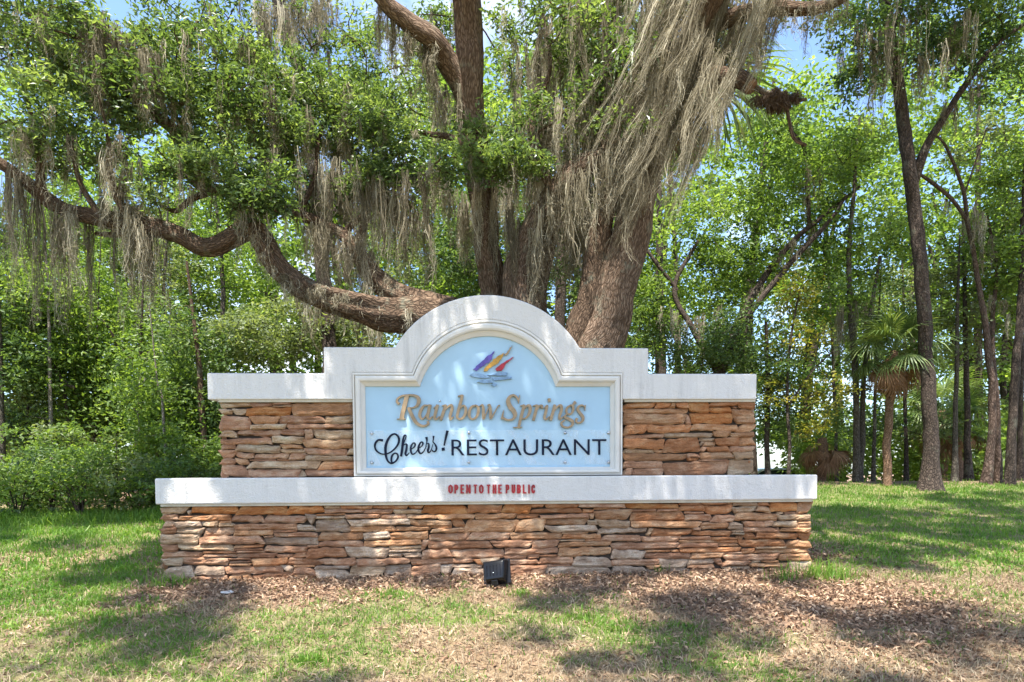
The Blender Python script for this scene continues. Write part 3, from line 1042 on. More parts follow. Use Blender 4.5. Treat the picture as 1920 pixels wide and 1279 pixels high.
RAINBOW = [
 [[(320, 130, 92), (280, 290, 92), (240, 450, 90), (228, 530, 95)], [(140, 540, 14), (225, 538, 26), (298, 538, 14)],
  [(172, 262, 62), (140, 225, 46), (158, 172, 40), (230, 124, 36), (320, 110, 36), (430, 112, 46), (515, 150, 74), (535, 220, 80), (500, 300, 58), (430, 335, 30), (340, 336, 20)],
  [(355, 345, 66), (400, 450, 76), (470, 580, 76), (550, 648, 60), (640, 662, 46), (705, 625, 48), (695, 585, 50)]],
 [[(705, 292, 22), (630, 300, 42), (572, 380, 66), (550, 470, 64), (585, 535, 42), (640, 505, 26), (705, 390, 22)], [(735, 292, 66), (705, 420, 66), (692, 500, 60), (722, 540, 42), (780, 490, 16)]],
 [[(800, 345, 14), (840, 310, 22), (868, 292, 40)], [(868, 292, 62), (832, 430, 64), (818, 515, 58), (848, 542, 38), (905, 490, 14)]],
 [[(950, 302, 16), (1012, 292, 42)], [(1012, 292, 60), (980, 400, 64), (930, 545, 64)], [(955, 470, 14), (1040, 335, 30), (1115, 290, 52), (1132, 350, 64), (1095, 480, 62), (1105, 542, 50), (1160, 495, 14)]],
 [[(1240, 128, 22), (1310, 116, 46)], [(1315, 116, 56), (1290, 220, 64), (1235, 420, 64), (1222, 500, 54), (1270, 540, 44), (1340, 500, 54), (1378, 400, 64), (1366, 322, 54), (1320, 300, 32), (1268, 370, 18)]],
 [[(1560, 290, 32), (1480, 322, 50), (1440, 410, 64), (1442, 490, 58), (1490, 540, 36), (1560, 510, 50), (1600, 420, 64), (1600, 332, 58), (1556, 290, 32)]],
 [[(1625, 302, 14), (1680, 292, 44), (1692, 400, 64), (1695, 530, 54), (1745, 430, 22), (1800, 310, 22)], [(1770, 292, 30), (1806, 292, 50), (1822, 400, 64), (1824, 525, 54), (1895, 420, 26), (1950, 315, 26), (1982, 292, 30)]],
]
SPRINGS = [
 [[(522, 108, 12), (508, 190, 26), (498, 258, 12)], [(500, 230, 30), (478, 165, 44), (420, 112, 42), (350, 135, 62), (312, 215, 90), (350, 320, 100), (415, 400, 100), (438, 470, 84), (398, 538, 54), (320, 556, 42), (245, 535, 50), (212, 500, 44)], [(232, 375, 10), (218, 450, 36), (200, 530, 44)]],
 [[(530, 302, 14), (590, 292, 44)], [(600, 292, 58), (572, 400, 68), (532, 550, 64), (502, 688, 60)], [(402, 686, 14), (500, 692, 28), (566, 682, 12)], [(600, 360, 18), (655, 298, 44), (702, 312, 68), (704, 400, 68), (662, 490, 50), (600, 535, 30), (560, 515, 18)]],
 [[(760, 302, 14), (820, 292, 42)], [(835, 292, 56), (810, 400, 64), (768, 550, 64)], [(800, 450, 14), (865, 315, 36), (915, 300, 50), (920, 340, 46)]],
 [[(958, 345, 12), (1012, 298, 46), (992, 400, 60), (966, 510, 58), (1000, 545, 38), (1058, 485, 12)], [(1048, 180, 60), (1052, 215, 66)]],
 [[(1150, 290, 56), (1122, 400, 64), (1078, 550, 64)], [(1102, 470, 14), (1190, 325, 34), (1258, 296, 58), (1270, 370, 60), (1236, 480, 58), (1242, 540, 46), (1300, 495, 14)]],
 [[(1435, 290, 32), (1374, 335, 48), (1358, 410, 48), (1396, 452, 36), (1445, 440, 44), (1480, 372, 54), (1472, 305, 48), (1430, 290, 32)], [(1470, 300, 36), (1500, 255, 60), (1516, 240, 66)],
  [(1362, 445, 28), (1330, 500, 52), (1400, 538, 64), (1468, 580, 64), (1462, 648, 50), (1380, 690, 40), (1292, 668, 46), (1268, 610, 44), (1325, 560, 30)]],
 [[(1692, 388, 10), (1692, 330, 28), (1700, 285, 14)], [(1690, 322, 26), (1640, 290, 34), (1582, 312, 48), (1562, 370, 58), (1610, 440, 64), (1658, 510, 64), (1640, 580, 50), (1572, 608, 40), (1530, 572, 42), (1548, 532, 56)]],
]
thin = lambda L: [[(a, b, w * 0.84) for a, b, w in k] for k in L]
for st in RAINBOW:
    stroke_letter('letter', thin(st), 730, 730, 9.6, PAN_D, 0.024, M['gold'], panel)
for st in SPRINGS:
    stroke_letter('letter', thin(st), 920, 730, 9.6, PAN_D, 0.024, M['gold'], panel)
# little standoff bolts where letter pieces are lost or fixed
def disc_bolt(px, py, d, r, name, parent, mat):
    x, z = SP(px, py, d)
    bm = bmesh.new()
    bmesh.ops.create_uvsphere(bm, u_segments=12, v_segments=8, radius=r)
    for v in bm.verts:
        v.co.y *= 0.8
    for v in bm.verts:
        v.co.x += x; v.co.y += d; v.co.z += z
    return bm_obj(name, bm, mat, parent, True)
disc_bolt(825, 752, PAN_D, 0.010, 'bolt', panel, M['steel'])


def poly_part(name, pts, ox, oy, sc, d0, thick, mat, parent):
    bm = bmesh.new()
    vs = []
    for x, y in pts:
        a = SP(ox + x / sc, oy + y / sc, d0)
        vs.append(bm.verts.new((a[0], d0 - thick, a[1])))
    f = bm.faces.new(vs)
    ex = bmesh.ops.extrude_face_region(bm, geom=[f])
    bmesh.ops.translate(bm, verts=[v for v in ex['geom'] if isinstance(v, bmesh.types.BMVert)], vec=(0, thick, 0))
    return bm_obj(name, bm, mat, parent)


def jag(pts, amp, seed):
    r = random.Random(seed)
    out = []
    n = len(pts)
    for i in range(n):
        a, b = pts[i], pts[(i + 1) % n]
        k = max(1, int(math.hypot(b[0] - a[0], b[1] - a[1]) / 40))
        for j in range(k):
            t = j / k
            out.append((a[0] + (b[0] - a[0]) * t + (r.uniform(-amp, amp) if j else 0), a[1] + (b[1] - a[1]) * t + (r.uniform(-amp, amp) if j else 0)))
    return out


LOGO = [
 ('emblem_sail', [(315, 730), (520, 545), (640, 430), (780, 332), (740, 405), (722, 510), (600, 605), (480, 695), (390, 772)], 'purple', 14),
 ('emblem_sail', [(545, 772), (560, 710), (700, 580), (860, 440), (985, 372), (970, 425), (930, 505), (870, 590), (780, 642), (700, 692), (612, 776)], 'amber', 14),
 ('emblem_pennant', [(990, 402), (1045, 378), (1065, 335), (1165, 208), (1150, 262), (1082, 392), (1022, 442)], 'gold', 8),
 ('emblem_sail', [(800, 722), (900, 640), (1010, 570), (1190, 462), (1112, 542), (1032, 602), (992, 682), (930, 768), (830, 772)], 'crimson', 12),
 ('emblem_hull', [(245, 862), (330, 800), (450, 826), (600, 862), (705, 912), (500, 926), (330, 902)], 'wave', 5),
 ('emblem_hull', [(612, 866), (760, 838), (900, 798), (1062, 804), (1050, 868), (900, 872)], 'wave', 5),
 ('emblem_wave', [(720, 935), (900, 900), (1156, 898), (1150, 942), (950, 962), (780, 982)], 'wave', 5),
 ('emblem_wave', [(400, 1012), (560, 958), (700, 978), (745, 1032), (560, 1036)], 'wave', 5),
 ('emblem_wave', [(700, 1072), (790, 1036), (832, 1062), (780, 1112)], 'wave', 4),
]
for i, (nm, pts, mt, am) in enumerate(LOGO):
    poly_part(nm, jag(pts, am, i), 860, 630, 11.62, PAN_D, 0.018 + 0.0007 * i, M[mt], panel)

# clear acrylic sheet with vinyl lettering, on bolts
ACR_D = PAN_D - 0.010
a0 = SP(690, 873.5, ACR_D); a1 = SP(1145.5, 806, ACR_D)
bm = bmesh.new(); bm_box(bm, a0[0], a1[0], ACR_D, ACR_D + 0.005, a0[1], a1[1], 0.001, 1)
acr = bm_obj('acrylic_sheet', bm, M['acrylic'], sign)
acr['label'] = 'clear scratched acrylic sheet with dark lettering bolted to the panel'
for px in (697, 879, 1059.5, 1141):
    for py in ((812.5, 867.5) if px < 700 else (811.5, 866.5)):
        disc_bolt(px, py, ACR_D, 0.0145, 'bolt', acr, M['steel'])
CHEERS = [
 [[(325, 310, 58), (240, 300, 46), (175, 360, 50), (155, 450, 45), (190, 540, 40), (280, 605, 32), (380, 620, 30), (500, 580, 35), (620, 480, 42), (690, 360, 50), (690, 250, 50), (620, 170, 40), (530, 190, 45), (450, 290, 55), (400, 430, 62), (395, 560, 58), (410, 690, 50), (460, 790, 42), (540, 825, 40), (630, 770, 42), (675, 690, 45), (660, 620, 40), (600, 600, 35), (540, 660, 45), (525, 750, 45), (545, 825, 35)]],
 [[(745, 660, 52), (770, 500, 56), (790, 300, 48), (820, 202, 38), (856, 205, 28), (840, 280, 28), (785, 420, 22)], [(780, 440, 20), (830, 396, 26), (872, 412, 48), (862, 520, 52), (842, 610, 50), (870, 650, 34), (930, 590, 22)]],
 [[(960, 510, 18), (1040, 460, 30), (1060, 392, 42), (1020, 370, 32), (970, 440, 45), (960, 540, 50), (1000, 620, 38), (1070, 590, 28), (1130, 500, 18)]],
 [[(1130, 490, 18), (1210, 440, 28), (1236, 372, 42), (1195, 350, 32), (1145, 430, 45), (1136, 530, 50), (1180, 605, 38), (1250, 560, 28), (1312, 440, 18)]],
 [[(1315, 248, 58), (1326, 300, 40), (1318, 372, 22), (1300, 440, 16)], [(1320, 372, 20), (1366, 390, 36), (1366, 470, 45), (1346, 540, 48), (1370, 585, 32), (1420, 530, 20), (1460, 400, 18)]],
 [[(1475, 220, 46), (1470, 290, 26), (1462, 340, 26), (1510, 402, 36), (1540, 480, 45), (1520, 550, 38), (1470, 562, 28), (1445, 530, 28)]],
 [[(1785, 105, 58), (1755, 230, 52), (1715, 420, 36)], [(1690, 490, 70), (1695, 525, 72)]],
]
for st in CHEERS:
    stroke_letter('letter', st, 690, 800, 12.0, ACR_D - 0.0005, 0.0012, M['navy'], acr)


def text_letters(txt, pxr, d, thick, mat, parent, bold=0.0, space=1.0):
    """one mesh per letter, from the built-in typeface, fitted to a rectangle of the photograph"""
    cu = bpy.data.curves.new('lettering', 'FONT')
    cu.body = txt
    cu.size = 1.0
    cu.extrude = 0.5
    cu.offset = bold
    cu.space_character = space
    cu.space_word = 0.55
    o = bpy.data.objects.new('lettering_tmp', cu)
    COL.objects.link(o)
    dg = bpy.context.evaluated_depsgraph_get()
    me = bpy.data.meshes.new_from_object(o.evaluated_get(dg))
    bpy.data.objects.remove(o); bpy.data.curves.remove(cu)
    bm = bmesh.new(); bm.from_mesh(me); bpy.data.meshes.remove(me)
    bmesh.ops.remove_doubles(bm, verts=bm.verts, dist=1e-5)
    xs = [v.co.x for v in bm.verts]; ys = [v.co.y for v in bm.verts]
    a = SP(pxr[0], pxr[3], d); b = SP(pxr[2], pxr[1], d)
    kx = (b[0] - a[0]) / (max(xs) - min(xs)); kz = (b[1] - a[1]) / (max(ys) - min(ys))
    mx, my = min(xs), min(ys)
    for v in bm.verts:
        v.co = Vector((a[0] + (v.co.x - mx) * kx, d - thick * (v.co.z + 0.5), a[1] + (v.co.y - my) * kz))
    bm.verts.ensure_lookup_table()
    seen = set(); comps = []
    for v in bm.verts:
        if v.index in seen:
            continue
        st = [v]; comp = []
        seen.add(v.index)
        while st:
            q = st.pop(); comp.append(q)
            for e in q.link_edges:
                w = e.other_vert(q)
                if w.index not in seen:
                    seen.add(w.index); st.append(w)
        comps.append(comp)
    comps.sort(key=lambda c: min(v.co.x for v in c))
    for c in comps:
        ids = {v.index: i for i, v in enumerate(c)}
        faces = {f for v in c for f in v.link_faces}
        m2 = bpy.data.meshes.new('letter')
        m2.from_pydata([tuple(v.co) for v in c], [], [[ids[v.index] for v in f.verts] for f in faces])
        link('letter', m2, mat, parent)
    bm.free()


text_letters('RESTAURANT', (846.5, 823, 1137, 854.5), ACR_D - 0.0005, 0.0012, M['navy'], acr, bold=-0.003)
def block_glyph(ch, x, hw=34, t=138, b=306, w=32):
    """bold condensed capitals; x is the middle of the letter"""
    l, r_, m = x - hw + w / 2, x + hw - w / 2, (t + b) / 2
    T, Bo = t + 13, b - 13
    bowl = lambda a, c: [(l, a, w * .8), (x + 6, a, w * .8), (r_ - 2, a + (c - a) * .25, w), (r_ - 2, a + (c - a) * .75, w), (x + 6, c, w * .8), (l, c, w * .8)]
    G = {
        'O': [[(x, T, w * .8), (l + 2, T + 30, w), (l, m, w), (l + 2, Bo - 30, w), (x, Bo, w * .8), (r_ - 2, Bo - 30, w), (r_, m, w), (r_ - 2, T + 30, w), (x, T, w * .8)]],
        'C': [[(r_, T + 42, w), (r_ - 4, T + 14, w), (x, T, w * .8), (l + 2, T + 30, w), (l, m, w), (l + 2, Bo - 30, w), (x, Bo, w * .8), (r_ - 4, Bo - 14, w), (r_, Bo - 42, w)]],
        'P': [[(l, t + 8, w), (l, b - 8, w)], bowl(T, m + 8)],
        'B': [[(l, t + 8, w), (l, b - 8, w)], bowl(T, m - 2), bowl(m + 2, Bo)],
        'E': [[(l, t + 8, w), (l, b - 8, w)], [(l, T, 28), (r_ + 6, T, 28)], [(l, m, 26), (r_ + 2, m, 26)], [(l, Bo, 28), (r_ + 6, Bo, 28)]],
        'N': [[(l, t + 8, w), (l, b - 8, w)], [(r_, t + 8, w), (r_, b - 8, w)], [(l, t + 10, w), (r_, b - 10, w)]],
        'T': [[(x, t + 8, w), (x, b - 8, w)], [(l - 6, T, 28), (r_ + 6, T, 28)]],
        'H': [[(l, t + 8, w), (l, b - 8, w)], [(r_, t + 8, w), (r_, b - 8, w)], [(l, m, 28), (r_, m, 28)]],
        'U': [[(l, t + 8, w), (l, m + 10, w), (l + 4, Bo - 24, w), (x, Bo, w * .8), (r_ - 4, Bo - 24, w), (r_, m + 10, w), (r_, t + 8, w)]],
        'L': [[(l, t + 8, w), (l, b - 8, w)], [(l, Bo, 28), (r_ + 6, Bo, 28)]],
        'I': [[(x, t + 8, w), (x, b - 8, w)]],
    }
    return G[ch]


for ch, x in zip('OPENTOTHEPUBLIC', (150, 258, 372, 487, 619, 731, 868, 982, 1086, 1228, 1339, 1443, 1552, 1634, 1714)):
    stroke_letter('letter', block_glyph(ch, x, 44 if ch in 'ON' else 36), 830, 895, 10.105, CAP_D, 0.012, M['red_paint'], cap)

# ================================================================== VEGETATION
def leaf_quads(r, C, L, W, up=0.35, droop=0.15):
    """rhombic leaves at centres C"""
    n = len(C)
    d = r.normal(size=(n, 3)); d[:, 2] = d[:, 2] * 0.6 - droop
    d /= np.linalg.norm(d, axis=1)[:, None]
    u = r.normal(size=(n, 3)); u[:, 2] += up * 2.5
    s = np.cross(d, u); s /= np.linalg.norm(s, axis=1)[:, None] + 1e-9
    nn = np.cross(s, d)
    l = L * r.uniform(0.65, 1.25, n)[:, None]; w = W * r.uniform(0.7, 1.2, n)[:, None]
    bend = nn * (l * r.uniform(0.02, 0.16, n)[:, None])
    v = np.stack([C - d * l / 2, C + s * w / 2 + bend - d * l * 0.05, C + d * l / 2, C - s * w / 2 + bend - d * l * 0.05], 1).reshape(-1, 3)
    f = np.arange(4 * n).reshape(n, 4)
    return v, f


def cluster_leaves(r, CC, rad, per, L, W, flat=0.65, tint_sd=0.17, up=0.35, bias=0.0):
    k = len(CC)
    cnt = np.maximum(6, (per * r.uniform(0.55, 1.45, k)).astype(int))
    rep = np.repeat(np.arange(k), cnt)
    n = len(rep)
    off = r.normal(size=(n, 3)); off /= np.linalg.norm(off, axis=1)[:, None]
    off *= (r.uniform(0, 1, n) ** 0.55)[:, None]
    rr = (rad * r.uniform(0.6, 1.4, k))[rep][:, None]
    off = off * rr; off[:, 2] *= flat
    C = CC[rep] + off
    v, f = leaf_quads(r, C, L, W, up)
    ct = r.normal(0.45 + bias, 0.18, k)[rep]
    t = np.clip(ct + r.normal(0, tint_sd, n), 0, 1)
    return v, f, np.repeat(t, 4)


def ell(r, cx, cy, rx, ry, Y, dY, n, shell=0.45):
    """cluster centres filling an ellipsoid seen at a place in the photograph"""
    c = P(cx, cy, Y)
    d = r.normal(size=(n, 3)); d /= np.linalg.norm(d, axis=1)[:, None]
    d *= (r.uniform(shell ** 3, 1, n) ** (1 / 3))[:, None]
    return c + d * np.array([PW(rx, Y), dY, PW(ry, Y)])


def limb_path(pts, n=8):
    q = np.array([[*P(a, b, y), PW(w, y) / 2] for a, b, w, y in pts])
    return catmull(q, n)


def add_limb(parent, pts, mat, name='limb', sides=14, rough=0.22, seed=1, n=8, world=False, flare=None):
    q = catmull(np.array(pts, float), n) if world else limb_path(pts, n)
    path = q[:, :3]; rad = np.maximum(q[:, 3], 0.003)
    # resample for an even bark
    ln = np.concatenate([[0], np.cumsum(np.linalg.norm(np.diff(path, axis=0), axis=1))])
    k = int(np.clip(ln[-1] / max(0.05, float(np.mean(rad)) * 0.45), 6, 120))
    tt = np.linspace(0, ln[-1], k)
    path = np.column_stack([np.interp(tt, ln, path[:, i]) for i in range(3)])
    rad = np.interp(tt, ln, rad)
    if flare:
        rad = rad * (1 + flare * np.exp(-tt / (rad[0] * 1.6)))
    # slow wander so that no limb is a ruled tube
    wob = np.column_stack([fbm(tt * 1.3 + seed * 3, np.full(k, i * 9.0), seed + i, 3) - 0.5 for i in range(3)])
    ends = np.minimum(tt, ln[-1] - tt) / (ln[-1] + 1e-6) * 2
    path = path + wob * (rad * 0.9)[:, None] * np.clip(ends * 3, 0, 1)[:, None]
    v, f, uv = tube_arrays(path, rad, sides, rough, seed)
    me = arr_mesh(name, v, f, True, {'tint': np.zeros(len(v))}, uv)
    o = link(name, me, mat, parent)
    return o, np.column_stack([path, rad])


def twig_bag(bag, r, skel, CC, r0=0.012, maxd=3.5):
    """branchlets that carry every leaf clump, each leaving the nearest wood already grown"""
    wood = [skel[:, :3]]
    pool = skel[:, :3].copy()
    D = np.min(np.linalg.norm(CC[:, None, :] - pool[None, ::2, :], axis=2), axis=1)
    order = np.argsort(D)
    poolL = list(pool[::2])
    arrp = np.array(poolL)
    extra = []
    for i in order:
        P1 = CC[i]
        allp = arrp if not extra else np.vstack([arrp, np.array(extra)])
        dd = np.linalg.norm(allp - P1, axis=1)
        j = int(np.argmin(dd))
        if dd[j] > maxd or dd[j] < 0.03:
            extra.append(P1); continue
        P0 = allp[j]
        mid = (P0 + P1) / 2 + r.normal(size=3) * dd[j] * 0.12 + np.array([0, 0, dd[j] * 0.06])
        pth = catmull(np.array([P0, mid, P1]), 2)
        rad = np.linspace(r0 * (0.6 + 0.5 * dd[j]), r0 * 0.35, len(pth))
        v, f, uv = tube_arrays(pth, rad, 3)
        bag.add(v, f, uv)
        extra.append(mid); extra.append(P1)


def finish_tree(t, r, skels, CC, leafm, rad=0.28, per=60, L=0.075, W=0.03, twigmat=None, r0=0.010, flat=0.65, up=0.35, bias=0.0, twigs=True, crown='crown'):
    if twigs and len(skels):
        b = Bag()
        twig_bag(b, r, np.vstack(skels), CC, r0)
        if b.v:
            link('branches', b.mesh('branches'), twigmat or M['dark_bark'], t)['kind'] = 'stuff'
    v, f, ti = cluster_leaves(r, CC, rad, per, L, W, flat, 0.17, up, bias)
    return link(crown, arr_mesh(crown, v, f, False, {'tint': ti}), leafm, t)


# ---------------------------------------------------------------- moss
def moss_mesh(r, roots, lens, lean=(0, 0, 0), strands=12, width=0.005, spread=0.06, curls=7, wig=0.02, wave=0.045):
    """hanging beards: each a tapering, wavering tassel of thin ribbons with short side curls"""
    roots = np.asarray(roots); lens = np.asarray(lens)
    k = len(roots)
    cnt = np.maximum(4, (strands * r.uniform(0.4, 1.6, k)).astype(int))
    rep = np.repeat(np.arange(k), cnt); n = len(rep)
    m = 10
    t = np.linspace(0, 1, m)
    Lb = lens
    # the tassel's own line
    ph = r.uniform(0, 6.28, (k, 4)); fr = r.uniform(0.6, 1.8, (k, 4))
    lean = np.asarray(lean, float)
    bl = r.normal(0, 0.07, (k, 2)) + lean[None, :2] * r.uniform(0.7, 1.25, k)[:, None]
    R0 = spread * r.uniform(0.5, 1.5, k)
    sl = (r.uniform(0, 1, n) ** 0.6) * 0.85 + 0.15          # how far each strand reaches
    off = r.uniform(0, 0.35, n) * (1 - sl)                   # and where it starts
    a0 = r.uniform(0, 6.28, n); rr = np.sqrt(r.uniform(0, 1, n))
    fph = r.uniform(0, 6.28, (n, 3)); ffr = r.uniform(9, 26, (n, 3))
    X = np.zeros((n, m, 3))
    for a in range(m):
        s = off + sl * t[a]
        L = Lb[rep]
        prof = (0.55 + 1.6 * s * np.maximum(0, 1 - s)) * np.maximum(0.12, 1 - s) ** 0.55
        wv = wave * np.minimum(1, L) * s
        f_ = ffr * (L[:, None] * 0.35 + 0.3)
        X[:, a, 0] = roots[rep, 0] + bl[rep, 0] * L * s + wv * np.sin(fr[rep, 0] * s * 6 + ph[rep, 0]) + R0[rep] * prof * rr * np.cos(a0) + wig * np.sin(f_[:, 0] * s + fph[:, 0]) * (0.3 + s)
        X[:, a, 1] = roots[rep, 1] + bl[rep, 1] * L * s + wv * np.sin(fr[rep, 1] * s * 6 + ph[rep, 1]) + R0[rep] * prof * rr * np.sin(a0) + wig * np.sin(f_[:, 1] * s + fph[:, 1]) * (0.3 + s)
        X[:, a, 2] = roots[rep, 2] - L * s + wig * 0.5 * np.sin(f_[:, 2] * s + fph[:, 2]) + 0.03 * (1 - s) * rr
    ang = r.uniform(0, np.pi, n)
    side = np.stack([np.cos(ang), np.sin(ang) * 0.6, np.zeros(n)], -1)
    wd = width * r.uniform(0.5, 1.5, n)[:, None] * (1 - 0.75 * t)[None, :] * r.uniform(0.6, 1.3, (n, m))
    A = X + side[:, None, :] * wd[..., None]; B = X - side[:, None, :] * wd[..., None]
    V = np.stack([A, B], 2).reshape(n, m * 2, 3)
    base = (np.arange(n) * m * 2)[:, None]
    ff = np.array([[2 * i, 2 * i + 1, 2 * i + 3, 2 * i + 2] for i in range(m - 1)])
    Fq = (base[:, None, :] + ff[None, :, :]).reshape(-1, 4)
    tn = np.clip(r.normal(0.38, 0.24, k)[rep] + r.normal(0, 0.18, n), 0, 1)
    V = V.reshape(-1, 3); T = np.repeat(tn, m * 2)
    # side curls
    if curls:
        q = n * curls
        who = np.repeat(np.arange(n), curls)
        a = r.randint(0, m - 1, q); fx = r.uniform(0, 1, q)[:, None]
        p0 = X[who, a] * (1 - fx) + X[who, a + 1] * fx
        d = r.normal(size=(q, 3)); d[:, 2] -= 0.7; d /= np.linalg.norm(d, axis=1)[:, None]
        l = r.uniform(0.02, 0.095, q)[:, None]
        p1 = p0 + d * l * 0.6; p2 = p0 + d * l + r.normal(size=(q, 3)) * l * 0.3 - np.array([0, 0, 1]) * l * 0.3
        sd = np.cross(d, r.normal(size=(q, 3))); sd /= np.linalg.norm(sd, axis=1)[:, None] + 1e-9
        w = width * 0.5 * r.uniform(0.5, 1.3, q)[:, None]
        cv = np.stack([p0 + sd * w * .8, p1 - sd * w * 1.2, p2, p1 + sd * w * 1.2], 1).reshape(-1, 3)
        cf = np.arange(4 * q).reshape(q, 4) + len(V)
        V = np.vstack([V, cv]); Fq = np.vstack([Fq, cf])
        T = np.concatenate([T, np.repeat(np.clip(tn[who] + 0.12, 0, 1), 4)])
    return V, Fq, T


def hang_moss(t, r, specs, name='spanish_moss', mat=None):
    VV, FF, TT, n = [], [], [], 0
    for roots, lens, kw in specs:
        v, f, ti = moss_mesh(r, roots, lens, **kw)
        VV.append(v); FF.append(f + n); TT.append(ti); n += len(v)
    o = link(name, arr_mesh(name, np.vstack(VV), np.vstack(FF), False, {'tint': np.concatenate(TT)}), mat or M['moss'], t)
    o['kind'] = 'stuff'
    return o


def along(r, pts, n, Ys=0.15, below=True):
    """n moss roots along a polyline given in photo pixels with distance"""
    q = limb_path([(a, b, 10, y) for a, b, y in pts], 10)[:, :3]
    i = r.uniform(0, len(q) - 1.001, n)
    k = i.astype(int); fx = (i - k)[:, None]
    p = q[k] * (1 - fx) + q[k + 1] * fx
    return p + r.normal(size=(n, 3)) * np.array([0.06, Ys, 0.05])


# ---------------------------------------------------------------- the live oak behind the sign
r = rs(11)
OY = 8.5
oak = empty('live_oak', 'huge moss-draped live oak with several stems rising behind the sign', 'tree', tuple(P(1010, 1000, OY) * np.array([1, 1, 0])))
def rel(o):
    """children are modelled in world metres; keep them there under a moved parent"""
    o.matrix_parent_inverse = Matrix.Translation(-o.parent.location)
    return o


skel = []
def oak_limb(pts, mat='oak_bark', name='limb', slim=0.82, **kw):
    o, s = add_limb(oak, [(a, b, w * slim, y) for a, b, w, y in pts], M[mat], name, **kw)
    rel(o); skel.append(s)
    return o


def g_at(px, Y):
    x = P(px, 900, Y)[0]
    return float(ground_z(x, Y))


base_py = HZ + (CAMZ - 0.05) * F / OY
oak_limb([(1075, base_py, 150, OY), (1095, 800, 112, OY), (1108, 700, 100, OY), (1120, 640, 90, OY), (1150, 520, 78, OY - .05), (1180, 400, 72, OY - .1), (1212, 300, 64, OY - .2), (1240, 220, 58, OY - .3), (1275, 130, 54, OY - .45), (1320, 30, 50, OY - .7), (1375, -90, 46, OY - 1.1), (1420, -230, 40, OY - 1.8)],
         name='trunk', sides=40, rough=0.3, seed=3, n=10, flare=0.35, slim=0.9)
oak_limb([(960, base_py, 110, OY + .5), (955, 800, 75, OY + .5), (935, 640, 58, OY + .5), (925, 520, 52, OY + .45), (915, 420, 50, OY + .4), (898, 320, 52, OY + .3), (884, 240, 52, OY + .2), (880, 150, 54, OY + .1), (876, 60, 54, OY), (868, -60, 52, OY - .3), (850, -220, 44, OY - .9)],
         name='trunk', sides=34, rough=0.3, seed=5, n=10, flare=0.3, slim=0.9)
oak_limb([(1035, base_py - 20, 100, OY), (1000, 760, 80, OY), (980, 640, 64, OY), (974, 560, 58, OY), (985, 480, 52, OY), (1003, 420, 48, OY - .05), (1040, 365, 44, OY - .1), (1092, 318, 40, OY - .15), (1140, 285, 34, OY - .2), (1190, 240, 26, OY - .3), (1215, 190, 20, OY - .4)],
         sides=26, rough=0.4, seed=7, flare=0.2, slim=1.05)
oak_limb([(1050, base_py, 70, OY + .15), (1068, 760, 56, OY + .1), (1082, 660, 50, OY + .05), (1104, 560, 46, OY), (1122, 470, 42, OY), (1140, 390, 36, OY - .05), (1168, 320, 28, OY - .1), (1190, 250, 20, OY - .1)],
         mat='limb_bark', sides=22, rough=0.4, seed=8, flare=0.2, slim=1.0)
oak_limb([(1000, base_py, 80, OY + .3), (1004, 720, 54, OY + .3), (1000, 600, 44, OY + .3), (1012, 500, 36, OY + .3), (1030, 420, 28, OY + .3), (1060, 350, 20, OY + .3)],
         mat='limb_bark', sides=20, rough=0.4, seed=6, flare=0.2, slim=1.0)
oak_limb([(1010, 760, 120, OY + .1), (930, 660, 112, OY), (860, 612, 104, OY - .1), (790, 590, 92, OY - .2), (730, 596, 76, OY - .3), (650, 572, 60, OY - .4), (577, 548, 52, OY - .5), (530, 508, 50, OY - .55), (502, 455, 48, OY - .6), (476, 428, 45, OY - .6), (440, 440, 42, OY - .65), (402, 462, 41, OY - .7), (368, 458, 40, OY - .7), (330, 438, 38, OY - .75), (270, 424, 37, OY - .8), (190, 408, 36, OY - .85), (130, 398, 34, OY - .9), (90, 378, 32, OY - .9), (50, 345, 29, OY - .95), (0, 308, 26, OY - 1.), (-80, 265, 22, OY - 1.1), (-190, 200, 16, OY - 1.2)],
         mat='limb_bark', sides=26, rough=0.55, seed=9, n=6, slim=0.76)
oak_limb([(850, 590, 80, OY - .1), (795, 572, 66, OY - .1), (742, 550, 54, OY - .1), (702, 515, 44, OY - .1), (666, 472, 36, OY - .1), (640, 440, 28, OY - .1), (560, 402, 24, OY - .1), (470, 374, 24, OY - .2), (402, 356, 25, OY - .3), (365, 338, 27, OY - .35), (346, 296, 27, OY - .4), (330, 250, 25, OY - .5), (285, 214, 20, OY - .6), (240, 180, 14, OY - .7), (180, 130, 9, OY - .9)],
         mat='limb_bark', sides=20, rough=0.45, seed=13, n=6)
oak_limb([(668, 476, 26, OY - .1), (676, 445, 22, OY - .12), (688, 408, 12, OY - .15)], mat='limb_bark', sides=10, rough=0.2, seed=15)
oak_limb([(262, 424, 26, OY - .8), (238, 398, 19, OY - .85), (216, 360, 17, OY - .9), (206, 312, 14, OY - .95), (203, 262, 9, OY - 1.0), (190, 200, 5, OY - 1.1)], mat='limb_bark', sides=12, rough=0.2, seed=17)
oak_limb([(250, 432, 16, OY - .8), (215, 440, 13, OY - .7), (180, 438, 9, OY - .65)], mat='limb_bark', sides=10, rough=0.2, seed=18)
oak_limb([(80, 372, 24, OY - .9), (74, 330, 18, OY - .95), (76, 280, 16, OY - 1.0), (60, 215, 11, OY - 1.1), (40, 150, 6, OY - 1.2)], mat='limb_bark', sides=10, rough=0.2, seed=19)
oak_limb([(888, 250, 26, OY + .25), (872, 180, 44, OY + .12), (842, 120, 48, OY), (812, 76, 44, OY - .2), (762, 40, 40, OY - .3), (718, 0, 36, OY - .4), (680, -70, 32, OY - .6), (600, -170, 24, OY - 1.2)], sides=18, rough=0.25, seed=21)
